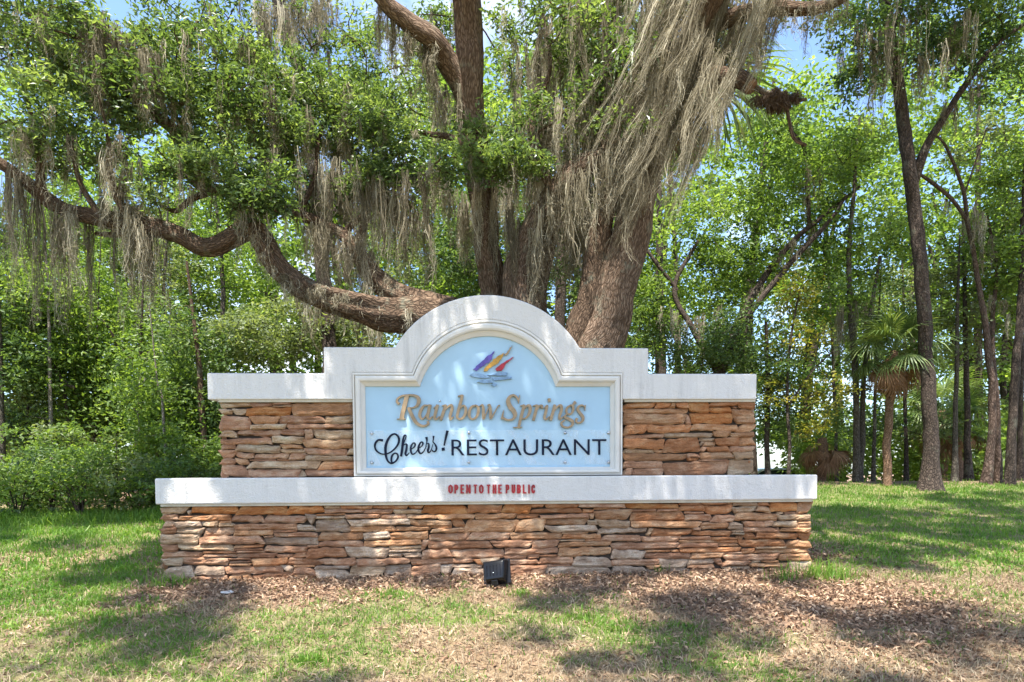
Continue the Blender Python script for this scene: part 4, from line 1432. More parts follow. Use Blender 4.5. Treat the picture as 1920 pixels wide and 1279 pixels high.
oak_limb([(1310, 55, 44, OY - .6), (1370, 30, 36, OY - .7), (1440, 18, 32, OY - .8), (1520, 18, 27, OY - .9), (1580, -6, 22, OY - 1.), (1660, -70, 16, OY - 1.2)], mat='limb_bark', sides=16, rough=0.25, seed=23)
stub = oak_limb([(1290, 120, 40, OY - .4), (1340, 145, 40, OY - .7), (1385, 150, 38, OY - .9), (1408, 162, 34, OY - 1.)], mat='limb_bark', sides=16, rough=0.15, seed=25)
for i_, pts in enumerate([
    [(1395, 155, 12, 7.6), (1440, 176, 12, 7.5), (1490, 188, 9, 7.5), (1512, 186, 5, 7.5)],
    [(1474, 190, 9, 7.5), (1480, 232, 8, 7.5), (1490, 262, 8, 7.5), (1512, 272, 6, 7.5)],
    [(402, 356, 16, 8.2), (360, 372, 14, 8.1), (330, 395, 11, 8.0), (300, 385, 7, 7.9)],
    [(470, 374, 14, 8.3), (440, 320, 12, 8.3), (430, 250, 9, 8.3), (400, 180, 6, 8.3), (410, 100, 4, 8.3)],
    [(560, 402, 15, 8.4), (590, 330, 12, 8.5), (600, 250, 9, 8.6), (640, 170, 6, 8.8)],
    [(640, 440, 16, 8.4), (700, 380, 12, 8.5), (740, 320, 9, 8.5), (800, 290, 5, 8.5)],
    [(884, 300, 20, 8.7), (850, 262, 15, 8.6), (800, 250, 11, 8.5), (740, 230, 7, 8.5)],
    [(905, 370, 18, 8.8), (945, 320, 14, 8.5), (990, 290, 10, 8.3), (1010, 240, 6, 8.2)],
    [(190, 408, 14, 7.6), (150, 340, 11, 7.6), (130, 260, 8, 7.6), (90, 190, 5, 7.6)],
    [(330, 250, 15, 8.0), (360, 190, 12, 8.0), (340, 120, 9, 8.1), (370, 40, 6, 8.2)],
    [(1040, 365, 22, 8.3), (1010, 300, 18, 8.3), (1000, 220, 14, 8.4), (1030, 130, 10, 8.5), (1020, 30, 7, 8.6)],
    [(1140, 285, 22, 8.2), (1120, 200, 18, 8.4), (1140, 100, 14, 8.6), (1120, 0, 10, 8.8)]]):
    oak_limb(pts, mat='limb_bark', sides=10, rough=0.3, seed=60 + i_)
# the sawn end of the stub
pth = limb_path([(1385, 150, 38, OY - .9), (1409, 162.5, 34, OY - 1.0)], 6)
e1 = pth[-1, :3]; ed = pth[-1, :3] - pth[-4, :3]; ed /= np.linalg.norm(ed)
bm = bmesh.new()
bmesh.ops.create_cone(bm, cap_ends=True, segments=18, radius1=PW(13.5, OY - 1), radius2=PW(12, OY - 1), depth=0.03)
o = bm_obj('sawn_end', bm, M['cut_wood'], oak)
o.matrix_parent_inverse = Matrix.Translation(-oak.location)
o.location = Vector(e1); o.rotation_euler = Vector(ed).to_track_quat('Z', 'Y').to_euler()
# overhead limbs that shade the sign (they leave the top of the picture)
TR = skel[0][-1, :3]; VL = skel[1][-1, :3]
for i, (a, tgt) in enumerate([(TR, (2.6, 4.6, 7.2)), (TR, (5.0, 6.0, 7.6)), (VL, (-1.2, 4.2, 7.4)), (VL, (-4.2, 5.4, 7.2)), (TR, (0.8, 3.0, 8.2)), (VL, (-3.2, 2.6, 8.4)), (TR, (3.6, 2.2, 8.8))]):
    a = np.array(a); tgt = np.array(tgt)
    m1 = a + (tgt - a) * 0.35 + np.array([0, 0, 0.5]); m2 = a + (tgt - a) * 0.7 + np.array([0.2 * (-1) ** i, 0, 0.35])
    o, s = add_limb(oak, [(*a, 0.13), (*m1, 0.10), (*m2, 0.07), (*tgt, 0.03)], M['limb_bark'], 'limb', sides=12, rough=0.2, seed=40 + i, world=True)
    rel(o); skel.append(s)

# leaf sprays of the oak, in the masses the photograph shows
OAKC = [(60, 60, 150, 90, 7.8, .8, 70), (200, 120, 150, 90, 7.8, .7, 80), (110, 230, 150, 80, 7.6, .6, 75), (330, 60, 150, 80, 8.4, .8, 65), (400, 150, 130, 80, 8.0, .7, 65),
        (300, 200, 90, 60, 7.7, .4, 30), (430, 235, 130, 60, 8.0, .6, 50), (330, 330, 60, 60, 7.6, .35, 22), (430, 345, 110, 62, 7.6, .45, 60), (490, 375, 60, 30, 7.6, .3, 16),
        (560, 190, 110, 80, 8.6, .6, 45), (650, 210, 120, 90, 8.8, .6, 62), (690, 290, 110, 70, 8.4, .5, 55), (590, 285, 90, 55, 8.4, .5, 36), (640, 130, 90, 50, 9.2, .5, 20),
        (740, 330, 90, 50, 8.4, .4, 28), (880, 300, 80, 36, 8.0, .35, 32), (960, 300, 60, 26, 8.0, .3, 16), (940, 250, 70, 40, 8.3, .4, 14),
        (480, 40, 100, 50, 9.0, .6, 22), (1010, 30, 90, 40, 8.6, .6, 20), (1120, 60, 100, 60, 8.4, .6, 30), (1080, 190, 90, 60, 8.2, .4, 18), (1170, 130, 70, 60, 8.1, .4, 12), (1180, 250, 50, 40, 8.0, .3, 6), (700, 60, 60, 50, 9.4, .4, 10), (640, 380, 80, 40, 8.6, .4, 16), (1080, 240, 130, 120, 9.8, .5, 44), (1060, 440, 90, 80, 9.8, .5, 26), (960, 160, 60, 90, 9.8, .4, 18), (800, 120, 60, 90, 9.8, .4, 14), (760, 30, 80, 50, 9.8, .4, 22), (820, 60, 60, 60, 9.8, .4, 14), (700, 150, 70, 60, 9.8, .4, 14), (820, 250, 40, 40, 9.4, .4, 8)]
CC = np.vstack([ell(r, *(e[:6] + (int(e[6] * 1.15),)), shell=0.2) for e in OAKC])
kk = vnoise(CC[:, 0] * 2.3 + CC[:, 1], CC[:, 2] * 2.3, 15)
CC = CC[kk > 0.31]
finish_tree(oak, r, skel, CC, M['oak_leaf'], rad=0.26, per=72, L=0.074, W=0.029, twigmat=M['limb_bark'], r0=0.016, flat=0.5, up=0.5)
for o in oak.children:
    if o.name.startswith(('branches', 'crown')):
        rel(o)
# high crown over the sign and the lawn in front of it: the shade in the photograph
nC = 1100
xs = r.uniform(-8.0, 7.5, nC); ys = r.uniform(-1.5, 5.4, nC)
den = fbm(xs * 0.95 + 3, ys * 0.95 + 9, 63, 3)
over = smooth(4.2, 3.2, np.abs(xs + 0.4)) * smooth(2.7, 3.3, ys) * smooth(5.0, 4.4, ys)
keep = den > (0.50 + 0.05 * smooth(0.5, 3.5, xs) * (1 - over) + 0.10 * smooth(2.9, 1.9, ys) * smooth(1.6, 2.8, np.abs(xs + 0.3)) - (0.205 + 0.06 * smooth(2.4, 1.6, np.abs(xs + 0.9))) * over)
zs = 7.0 + 1.5 * r.uniform(0, 1, nC)
HC = np.column_stack([xs, ys, zs])[keep]
xo = r.uniform(-3.6, 2.6, 95); yo = r.uniform(3.3, 4.6, 95)  # extra unseen clumps put in to deepen the shade on the panel
HC = np.vstack([HC, np.column_stack([xo, yo, 7.2 + 1.4 * r.uniform(0, 1, 95)])])
# unseen outer clumps, right and left, added to throw the long bands of shade across the lawns behind the sign
for x0_, x1_, y0_, y1_, nn, th in ((2.6, 10.0, 3.6, 8.2, 420, 0.50), (-10.5, -3.6, 3.4, 5.6, 120, 0.52)):
    xq = r.uniform(x0_, x1_, nn); yq = r.uniform(y0_, y1_, nn)
    kq = fbm(xq * 0.33 + 5, yq * 1.5 + 2, 67, 3) > th
    HC = np.vstack([HC, np.column_stack([xq, yq, 8.2 + 1.2 * r.uniform(0, 1, nn)])[kq]])
o = finish_tree(oak, r, [skel[-k] for k in range(1, 8)], HC, M['oak_leaf'], rad=0.34, per=160, L=0.10, W=0.048, twigmat=M['limb_bark'], r0=0.014, flat=0.5)
for c in oak.children:
    if c.name.startswith(('branches', 'crown')):
        rel(c)

# Spanish moss on the oak
sp = []
lim = dict(strands=20, width=0.0041, spread=0.07, curls=6, wig=0.028)
# the great pale curtain on the leaning trunk, swept to the left
for (pts, n, lo, hi, ln, Ys) in [
    ([(1235, -90, 8.0), (1330, -50, 7.9), (1410, -10, 7.8), (1445, 15, 7.7)], 50, 0.8, 3.0, (-0.38, 0, 0), .25),
    ([(1250, 30, 7.9), (1310, 70, 7.8), (1372, 118, 7.6)], 34, 0.5, 2.2, (-0.36, 0, 0), .22),
    ([(1225, 140, 8.0), (1280, 180, 7.9), (1345, 225, 7.7)], 26, 0.4, 1.5, (-0.32, 0, 0), .2),
    ([(1195, -40, 8.3), (1270, 0, 8.1), (1320, 40, 7.9)], 20, 0.8, 2.3, (-0.32, 0, 0), .25),
    ([(1190, 300, 8.2), (1215, 240, 8.1), (1245, 190, 8.0)], 20, 0.8, 1.6, (-0.26, 0, 0), .1)]:
    sp.append((along(r, pts, n, Ys), r.uniform(lo, hi, n), dict(lim, lean=ln, strands=28, spread=0.085, wave=0.11)))
# straight curtains in the middle
for (pts, n, lo, hi, Ys) in [
    ([(1000, 70, 8.7), (1060, 60, 8.6), (1130, 80, 8.5), (1220, 70, 8.4)], 48, 0.5, 2.2, .3),
    ([(1000, 240, 8.5), (1060, 200, 8.4), (1150, 180, 8.3)], 40, 0.5, 1.6, .25),
    ([(1000, 420, 8.4), (1040, 365, 8.3), (1095, 318, 8.2), (1160, 270, 8.2)], 40, 0.3, 1.2, .12),
    ([(905, 330, 8.6), (925, 380, 8.7)], 12, 0.5, 1.2, .15),
    ([(960, 400, 8.4), (985, 440, 8.4), (1010, 420, 8.4)], 24, 0.5, 1.2, .15),
    ([(1060, -20, 8.8), (1180, 0, 8.6)], 24, 0.5, 1.9, .3),
    ([(720, 10, 8.2), (770, 50, 8.2), (830, 110, 8.3)], 22, 0.3, 1.0, .12),
    ([(800, 150, 8.6), (850, 170, 8.5)], 12, 0.4, 1.1, .12),
    # left limb and the masses above it
    ([(20, 325, 7.5), (60, 355, 7.6)], 12, 0.9, 1.7, .12),
    ([(80, 375, 7.6), (130, 400, 7.6), (150, 400, 7.6)], 14, 0.5, 1.5, .1),
    ([(225, 415, 7.7), (265, 428, 7.7), (300, 432, 7.7)], 20, 0.6, 1.5, .1),
    ([(30, 240, 7.5), (120, 290, 7.5), (200, 290, 7.6), (270, 300, 7.6)], 20, 0.3, 0.9, .3),
    ([(160, 40, 7.6), (200, 60, 7.6), (230, 50, 7.6)], 34, 0.5, 1.0, .15),
    ([(262, 95, 7.4), (276, 95, 7.4)], 9, 0.55, 0.8, .04),
    ([(205, 310, 7.6), (235, 380, 7.7), (262, 410, 7.7)], 20, 0.25, 0.7, .08),
    ([(545, 330, 8.5), (620, 320, 8.5), (720, 350, 8.5), (800, 370, 8.6)], 75, 0.5, 1.4, .35),
    ([(590, 420, 8.4), (650, 450, 8.4), (690, 480, 8.4)], 26, 0.3, 0.9, .15),
    ([(470, 0, 9.0), (560, -10, 9.0), (620, 0, 9.0)], 40, 0.4, 1.1, .3),
    ([(520, 230, 8.4), (610, 240, 8.5), (690, 230, 8.6)], 24, 0.4, 0.9, .3)]:
    sp.append((along(r, pts, n, Ys), r.uniform(lo, hi, n), dict(lim)))
# small beards all through the crown
pick = CC[r.permutation(len(CC))[:320]]
sp.append((pick + r.normal(size=pick.shape) * 0.06, r.uniform(0.15, 0.75, len(pick)), dict(lim, strands=11, spread=0.05)))
# a brown-green tangle behind the stems, centre
for (pts, n, lo, hi, Ys) in [([(900, 300, 9.3), (1000, 330, 9.3), (1110, 360, 9.2)], 44, 0.6, 1.6, .3), ([(960, 120, 9.4), (1080, 150, 9.4), (1200, 140, 9.3)], 46, 0.8, 2.0, .3), ([(1060, 420, 9.2), (1130, 400, 9.1)], 24, 0.5, 1.3, .2), ([(830, 330, 9.2), (880, 380, 9.2)], 14, .5, 1.1, .2)]:
    sp.append((along(r, pts, n, Ys), r.uniform(lo, hi, n), dict(lim)))
# short shaggy moss clinging to the low limb
for (pts, n, up) in [([(480, 430, 7.9), (540, 520, 7.95), (650, 565, 8.05), (730, 585, 8.15), (800, 570, 8.3)], 80, 0), ([(280, 415, 7.7), (240, 400, 7.7), (190, 405, 7.65)], 26, 0), ([(660, 470, 8.4), (740, 545, 8.4), (800, 565, 8.4)], 30, 0)]:
    sp.append((along(r, pts, n, .1), r.uniform(0.06, 0.24, n), dict(lim, strands=18, wig=0.02, spread=0.07)))
# a little hanging from the top limb, right
sp.append((along(r, [(1440, 25, 7.7), (1520, 25, 7.6), (1575, 0, 7.5)], 22, .1), r.uniform(0.15, 0.45, 22), dict(lim, strands=8)))
# dead shaggy clump hung beyond the stub
hang = hang_moss(oak, r, sp)
rel(hang)
cl = moss_mesh(r, P(1462, 182, 7.5) + r.normal(size=(60, 3)) * np.array([0.11, 0.045, 0.014]), r.uniform(0.04, 0.15, 60), strands=9, width=0.008, spread=0.05, curls=6, wig=0.03)
o = link('dead_fern_clump', arr_mesh('dead_fern_clump', cl[0], cl[1], False, {'tint': cl[2] * 0.75}), M['clump'], oak)
o['kind'] = 'stuff'; o['label'] = 'dark brown shaggy clump of dead fern beyond the sawn stub'
rel(o)


# ---------------------------------------------------------------- palms
def frond_mesh(name, seed, dead=False, size=1.0):
    """a fan frond: stalk, then pointed segments fanning from its end; +X is outwards"""
    q = rs(seed)
    V, Fc, T = [], [], []
    sl = 0.85 * size
    # stalk as a flat four-sided bar
    st = np.array([[0, 0, 0], [sl * 0.5, 0, 0.10 * size], [sl, 0, 0.08 * size]])
    pth = catmull(st, 4)
    v, f, uv = tube_arrays(pth, np.linspace(0.016, 0.010, len(pth)) * size, 5)
    V.append(v); Fc.append(f); T.append(np.full(len(v), 0.6)); n = len(v)
    ns = 30
    for k in range(ns):
        a = (k / (ns - 1) - 0.5) * R(250 if not dead else 120) + q.uniform(-.03, .03)
        ln = size * (0.62 + 0.28 * math.cos(a * 0.6)) * q.uniform(0.85, 1.08)
        w = 0.03 * size
        d = np.array([math.cos(a), math.sin(a), 0.0])
        up = 0.24 * math.cos(a * 2) * 0.4
        dr = q.uniform(0.5, 1.1) if not dead else q.uniform(0.7, 1.2)
        s = np.array([-math.sin(a), math.cos(a), 0])
        pts = []
        for t, ww in ((0, 0.25), (0.45, 1.0), (0.75, 0.7), (1.0, 0.04)):
            p = np.array([sl, 0, 0.08 * size]) + d * ln * t
            p[2] += up * t * ln - dr * ln * max(0, t - 0.35) ** 2 * 1.2 + 0.02 * (k % 2) * t
            pts.append(p + s * w * ww * .7 + np.array([0, 0, 0.004])); pts.append(p - s * w * ww * .7)
        V.append(np.array(pts))
        Fc.append(np.array([[2 * i, 2 * i + 1, 2 * i + 3, 2 * i + 2] for i in range(3)]) + n)
        T.append(np.full(8, np.clip(q.normal(0.5, 0.2), 0, 1)))
        n += 8
    return arr_mesh(name, np.vstack(V), np.vstack(Fc), False, {'tint': np.concatenate(T)})


FR = [frond_mesh('frond', 900 + i) for i in range(3)]
DF = [frond_mesh('dead_frond', 950 + i, True) for i in range(2)]
for m_ in FR:
    m_.materials.append(M['palm_leaf'])
for m_ in DF:
    m_.materials.append(M['dead_frond'])


def palm(label, base, top, rb, rt, nf, nd, size, seed, deadlen=1.0, bark='palm_bark', group=None):
    q = random.Random(seed)
    t = empty('cabbage_palm', label, 'palm', tuple(base), group)
    base = np.array(base, float); top = np.array(top, float)
    mid = (base + top) / 2 + np.array([q.uniform(-.06, .06), 0, 0])
    o, s = add_limb(t, [(*(base - np.array([0, 0, .1])), rb), (*mid, (rb + rt) / 2), (*top, rt)], M[bark], 'trunk', sides=14, rough=0.12, seed=seed, world=True, flare=0.25)
    rel(o)
    for k in range(nf):
        o = link('frond', FR[k % 3], None, t)
        az = k * 2.39996 + q.uniform(-.3, .3)
        el = R(72 - 112 * (k + 0.5) / nf) + q.uniform(-.15, .15)
        sc = size * q.uniform(0.85, 1.12)
        o.matrix_local = Matrix.Translation(Vector(top) - t.location) @ Matrix.Rotation(az, 4, 'Z') @ Matrix.Rotation(-el, 4, 'Y') @ Matrix.Rotation(q.uniform(-.4, .4), 4, 'X') @ Matrix.Scale(sc, 4)
    for k in range(nd):
        o = link('dead_frond', DF[k % 2], None, t)
        az = k * 2.39996 + q.uniform(-.3, .3)
        el = R(-35) - q.uniform(0, .85)
        sc = size * deadlen * q.uniform(0.55, 1.1)
        o.matrix_local = Matrix.Translation(Vector(top) - t.location - Vector((0, 0, 0.08 * size))) @ Matrix.Rotation(az, 4, 'Z') @ Matrix.Rotation(-el, 4, 'Y') @ Matrix.Rotation(q.uniform(-.6, .6), 4, 'X') @ Matrix.Scale(sc, 4)
    return t


def gp(px, Y, dz=0.0):
    x = P(px, 900, Y)[0]
    return np.array([x, Y, float(ground_z(x, Y)) + dz])


palm('tall cabbage palm hidden in the moss behind the leaning oak trunk', gp(1120, 9.9), P(1215, 120, 9.8), 0.17, 0.15, 24, 8, 1.25, 3, 0.85)
palm('slender cabbage palm with brown skirt left of the tall right-hand trunk', gp(1664, 11.9), P(1677, 658, 11.9), 0.07, 0.06, 36, 24, 0.55, 4, 0.85)
palm('low palm with dead pinkish brown fronds just right of the sign', gp(1541, 14.0), P(1541, 822, 14.0), 0.10, 0.09, 7, 16, 0.5, 5, 0.9)
palm('small palm half hidden by the tall right-hand trunk', gp(1765, 15.5), P(1765, 770, 15.5), 0.12, 0.1, 16, 10, 0.72, 6, 0.9)
palm('young palm low in the trees near the right edge', gp(1800, 14.0), P(1795, 790, 14.0), 0.1, 0.09, 14, 8, 0.55, 8, 0.9)


# ---------------------------------------------------------------- standing trees with their own stems
def px_tree(label, limbs, crowns, leafm, bark, seed, rad=0.35, per=60, L=0.09, W=0.042, name='woodland_tree', group=None, moss=None, up=0.35, bias=0.0, r0=0.012, flare=0.3, flat=0.65):
    """limbs: lists of (px, py, width px, Y), the first one is the trunk from the ground up"""
    q = rs(seed)
    x0, y0, w0, Y0 = limbs[0][0]
    g = gp(x0, Y0)
    t = empty(name, label, 'tree', tuple(g), group)
    sk = []
    for i, lb in enumerate(limbs):
        if i == 0:
            p = [(*P(a, b, y), PW(w, y) * 0.285) for a, b, w, y in lb]
            p[0] = (g[0], g[1], g[2] - 0.08, p[0][3])
            o, s = add_limb(t, p, M[bark], 'trunk', sides=20 if w0 > 30 else 12, rough=0.18, seed=seed, world=True, flare=flare)
        else:
            o, s = add_limb(t, [(a, b, w * 0.6, y) for a, b, w, y in lb], M[bark], 'limb', sides=10, rough=0.3, seed=seed + i)
        rel(o); sk.append(s)
    C = np.vstack([ell(q, *(e[:6] + (int(e[6] * 1.35),)), shell=0.15) for e in crowns])
    finish_tree(t, q, sk, C, M[leafm], rad=rad, per=per, L=L, W=W, twigmat=M[bark], r0=r0, up=up, bias=bias, flat=flat)
    for c in t.children:
        if c.name.startswith(('branches', 'crown')):
            rel(c)
    if moss:
        h = hang_moss(t, q, [(along(q, pts, n, .25), q.uniform(lo, hi, n), dict(strands=12, width=0.006, spread=0.08, curls=5, wig=0.02)) for pts, n, lo, hi in moss])
        rel(h)
    return t


# right-hand trees
px_tree('tall dark trunk forking near its top, nearest tree on the right', [
    [(1745, 915, 66, 11.3), (1744, 860, 48, 11.3), (1740, 760, 44, 11.3), (1733, 640, 42, 11.3), (1722, 500, 42, 11.2), (1712, 400, 41, 11.2), (1705, 320, 40, 11.1), (1692, 220, 36, 11.1), (1680, 120, 34, 11.), (1667, 40, 32, 11.), (1645, -60, 28, 10.9), (1630, -200, 22, 10.7)],
    [(1712, 345, 30, 11.2), (1734, 282, 26, 11.1), (1770, 220, 22, 11.), (1815, 150, 18, 10.9), (1862, 90, 14, 10.8), (1925, 42, 11, 10.7), (2010, -20, 8, 10.6)],
    [(1670, 60, 20, 11.), (1700, -20, 18, 11.), (1740, -120, 14, 11.)]],
    [(1850, 20, 130, 60, 10.8, 1., 34), (1780, 60, 120, 50, 11., .9, 22), (1640, 130, 50, 60, 11., .6, 12), (1620, 40, 60, 50, 10.8, .7, 14), (1640, -160, 260, 110, 10.8, 2.2, 110), (1900, -120, 240, 120, 10.6, 2., 80), (1880, 130, 60, 60, 10.8, .6, 10)],
    'deep_leaf', 'dark_bark', 101, rad=0.32, per=70, L=0.09, W=0.04, flare=0.5, name='forked_tree',
    moss=[([(1600, 20, 10.8), (1650, 60, 10.8), (1690, 40, 10.9), (1720, 0, 10.9)], 34, .5, 1.7), ([(1720, 120, 10.9), (1770, 60, 10.8), (1830, 30, 10.8)], 20, .4, 1.1), ([(1780, 215, 11), (1820, 150, 10.9), (1880, 80, 10.8)], 14, .2, .7)])
px_tree('twin reddish crooked trunk leaning left near the right edge', [
    [(1848, 908, 36.0, 12.0), (1856, 840, 24.5, 12.), (1860, 740, 21.6, 12.), (1852, 640, 18.7, 12.), (1838, 560, 15.8, 12.), (1828, 490, 14.4, 12.), (1815, 420, 13.0, 12.), (1806, 360, 11.5, 12.), (1785, 300, 9.4, 12.), (1765, 262, 7.2, 12.), (1740, 250, 4.3, 12.)],
    [(1872, 905, 24.5, 12.1), (1870, 800, 18.7, 12.1), (1864, 700, 15.8, 12.1), (1860, 600, 13.0, 12.2), (1868, 500, 10.1, 12.3), (1850, 400, 6.5, 12.4)],
    [(1814, 415, 11.5, 12.), (1785, 375, 10.8, 12.), (1750, 345, 10.8, 12.), (1722, 325, 8.6, 12.)],
    [(1808, 365, 5.8, 12.), (1830, 300, 5.0, 12.), (1850, 240, 3.6, 12.)]],
    [(1860, 260, 70, 60, 12.4, .7, 16), (1800, 520, 50, 60, 12.6, .6, 10), (1880, 450, 50, 90, 12.6, .7, 24), (1870, 620, 40, 80, 12.6, .5, 10)],
    'grey_leaf', 'red_bark', 103, rad=0.32, per=46, L=0.085, W=0.04, name='crooked_tree', moss=[([(1790, 330, 12), (1830, 470, 12)], 12, .3, .9), ([(1850, 560, 12.2), (1870, 620, 12.2)], 10, .2, .6)])
px_tree('dark straight trunk at the right edge of the picture', [
    [(1893, 905, 34, 11.8), (1897, 820, 27, 11.8), (1905, 700, 25, 11.8), (1914, 580, 24, 11.8), (1922, 420, 22, 11.8), (1930, 200, 18, 11.7), (1935, 0, 14, 11.6)]],
    [(1900, 430, 70, 110, 12.2, .8, 40), (1900, 300, 60, 60, 12., .7, 14), (1900, 560, 45, 70, 12.4, .6, 16)],
    'bright_leaf', 'dark_bark', 105, rad=0.36, per=64, L=0.09, W=0.042, name='dark_trunk_tree')
px_tree('pair of slim grey trunks right of the sign by the lawn edge', [
    [(1606, 905, 26, 12.6), (1606, 800, 20, 12.6), (1603, 700, 19, 12.6), (1597, 600, 18, 12.6), (1592, 480, 15, 12.6), (1600, 360, 12, 12.6), (1612, 220, 8, 12.6)],
    [(1612, 905, 24, 12.7), (1616, 800, 17, 12.7), (1618, 730, 15, 12.7), (1630, 600, 12, 12.8), (1650, 480, 8, 12.9)]],
    [(1570, 560, 70, 60, 13.2, .9, 20), (1650, 460, 70, 60, 13.2, .9, 24), (1590, 280, 70, 60, 13, .9, 22), (1530, 430, 60, 50, 13.4, .8, 14)],
    'bright_leaf', 'grey_bark', 107, rad=0.4, per=60, L=0.095, W=0.045, name='slim_tree', moss=[([(1560, 600, 12.8), (1600, 560, 12.7), (1650, 560, 12.8)], 16, .5, 1.4)])
px_tree('leaning oak with two long slanting limbs right of the moss', [
    [(1320, 900, 50, 12.8), (1330, 760, 44, 12.8), (1355, 680, 36, 12.8), (1392, 590, 26, 12.8), (1440, 510, 20, 12.8), (1490, 448, 17, 12.8), (1540, 408, 14, 12.8), (1612, 350, 9, 12.8)],
    [(1350, 690, 26, 12.7), (1405, 590, 20, 12.6), (1478, 498, 17, 12.6), (1548, 424, 13, 12.5), (1588, 366, 8, 12.5)],
    [(1518, 425, 13, 12.8), (1514, 350, 13, 12.7), (1508, 280, 10, 12.7), (1480, 240, 6, 12.6)],
    [(1345, 700, 20, 12.9), (1300, 620, 17, 13.), (1265, 540, 14, 13.1), (1310, 450, 9, 13.2)],
    [(1270, 545, 11, 13.1), (1220, 480, 10, 13.1), (1190, 430, 7, 13.2)]],
    [(1480, 360, 120, 70, 13., 1., 42), (1400, 470, 90, 70, 13.2, 1., 34), (1560, 320, 80, 60, 12.6, .9, 22), (1340, 520, 90, 80, 13.6, 1., 34), (1290, 420, 70, 60, 13.4, .9, 20), (1240, 560, 60, 60, 13.6, .8, 16), (1450, 250, 70, 60, 13, .8, 22), (1560, 470, 60, 50, 13, .8, 14)],
    'bright_leaf', 'dark_bark', 109, rad=0.36, per=62, L=0.09, W=0.042, name='leaning_oak', moss=[([(1500, 290, 12.7), (1515, 350, 12.7)], 9, .3, .8), ([(1400, 560, 12.8), (1470, 480, 12.8), (1530, 420, 12.8)], 14, .2, .6), ([(1220, 560, 13), (1300, 600, 13), (1360, 580, 13)], 22, .5, 1.3)])
px_tree('slight tree with yellowing leaves beside the right end of the sign', [
    [(1478, 905, 14, 11.9), (1480, 830, 11, 11.9), (1476, 740, 10, 11.9), (1482, 640, 8, 11.9), (1500, 540, 5, 11.9)],
    [(1478, 760, 7, 11.9), (1520, 700, 6, 11.9), (1560, 660, 4, 11.9)]],
    [(1500, 620, 50, 60, 11.9, .5, 20), (1545, 740, 50, 40, 11.9, .5, 18), (1455, 720, 45, 50, 12., .5, 16), (1530, 800, 40, 30, 11.9, .4, 12), (1490, 540, 40, 40, 12, .4, 12)],
    'yellow_leaf', 'dark_bark', 111, rad=0.24, per=27, bias=-0.14, L=0.075, W=0.036, name='yellowing_tree')
px_tree('dense dark green small tree rising behind the right shoulder of the sign', [
    [(1440, 905, 20, 12.4), (1438, 820, 16, 12.4), (1440, 700, 14, 12.4), (1436, 600, 10, 12.4)]],
    [(1440, 720, 55, 80, 12.4, .7, 44), (1400, 640, 70, 70, 12.6, .8, 36), (1450, 790, 45, 30, 12.5, .6, 12), (1330, 650, 80, 50, 12.4, .7, 34)],
    'deep_leaf', 'dark_bark', 113, rad=0.3, per=66, L=0.075, W=0.034, name='small_tree')
px_tree('thin dark trunk seen between the oak stems above the arch', [
    [(1050, 905, 40, 12.5), (1050, 700, 36, 12.5), (1050, 560, 34, 12.5), (1054, 460, 32, 12.5), (1060, 360, 28, 12.5), (1066, 200, 20, 12.5)]],
    [(1030, 540, 130, 60, 13.2, .8, 50), (1090, 440, 90, 70, 13.2, .8, 34), (860, 490, 60, 90, 13.2, .9, 40), (960, 420, 80, 80, 13.2, .8, 34), (870, 400, 50, 60, 13.4, .8, 20), (1210, 620, 60, 60, 13.4, .8, 24)],
    'deep_leaf', 'dark_bark', 115, rad=0.36, per=60, L=0.09, W=0.042, name='dark_trunk_tree')
for i, (px, Y, w, top, lean, lab, bk) in enumerate([
    (1790, 12.4, 16, 560, 6, 'thin brown trunk standing between palm and crooked tree', 'grey_bark'),
    (1817, 12.8, 20, 520, -8, 'short stout trunk just left of the crooked twin trunk', 'dark_bark'),
    (1637, 13.5, 11, 600, 10, 'very thin pale stem right of the slim grey pair', 'grey_bark'),
    (1700, 14.2, 12, 560, -6, 'thin shaded stem between slender palm and tall trunk', 'dark_bark'),
    (1912, 12.6, 18, 480, 5, 'slim dark stem cut by the right edge of the picture', 'dark_bark'),
    (1570, 15.0, 10, 600, -12, 'thin stem in the thicket behind the dead-fronded palm', 'grey_bark')]):
    px_tree(lab, [[(px, 905, w * 1.5, Y), (px + lean * .2, 820, w, Y), (px + lean * .6, 700, w * .85, Y), (px + lean, top, w * .6, Y), (px + lean * 1.6, top - 120, w * .3, Y)]],
            [(px + lean, top - 20, 60, 70, Y + .3, .8, 16), (px - 20, top + 90, 45, 50, Y + .4, .6, 8), (px + 10, 800, 40, 30, Y + .8, .5, 6)], ('grey_leaf', 'bright_leaf', 'deep_leaf')[i % 3], bk, 120 + i, rad=0.36, per=56, L=0.09, W=0.042, name='thin_tree')

# left-hand woodland
px_tree('old tree whose thick upper trunk shows in the leaves at top left', [
    [(618, 905, 60, 12.), (616, 660, 46, 12.), (604, 480, 44, 12.), (588, 300, 42, 12.), (566, 150, 42, 11.8), (540, 70, 42, 11.6), (520, -30, 40, 11.4), (500, -160, 34, 11.2)],
    [(600, 430, 18, 12.), (660, 360, 14, 12.), (740, 320, 9, 12.)]],
    [(640, 640, 110, 50, 12.6, .8, 44), (560, 610, 90, 60, 12.4, .8, 34), (740, 470, 80, 80, 13, .9, 16), (470, 640, 90, 50, 12., .8, 38), (760, 180, 60, 80, 12.6, .8, 12), (560, 60, 120, 50, 12.2, .9, 16)],
    'grey_leaf', 'dark_bark', 131, rad=0.34, per=62, L=0.085, W=0.04, name='old_tree', moss=[([(560, 560, 12), (640, 560, 12), (720, 620, 12)], 30, .4, 1.2), ([(640, 400, 12.), (720, 370, 12.), (780, 400, 12.4)], 30, .5, 1.4)])
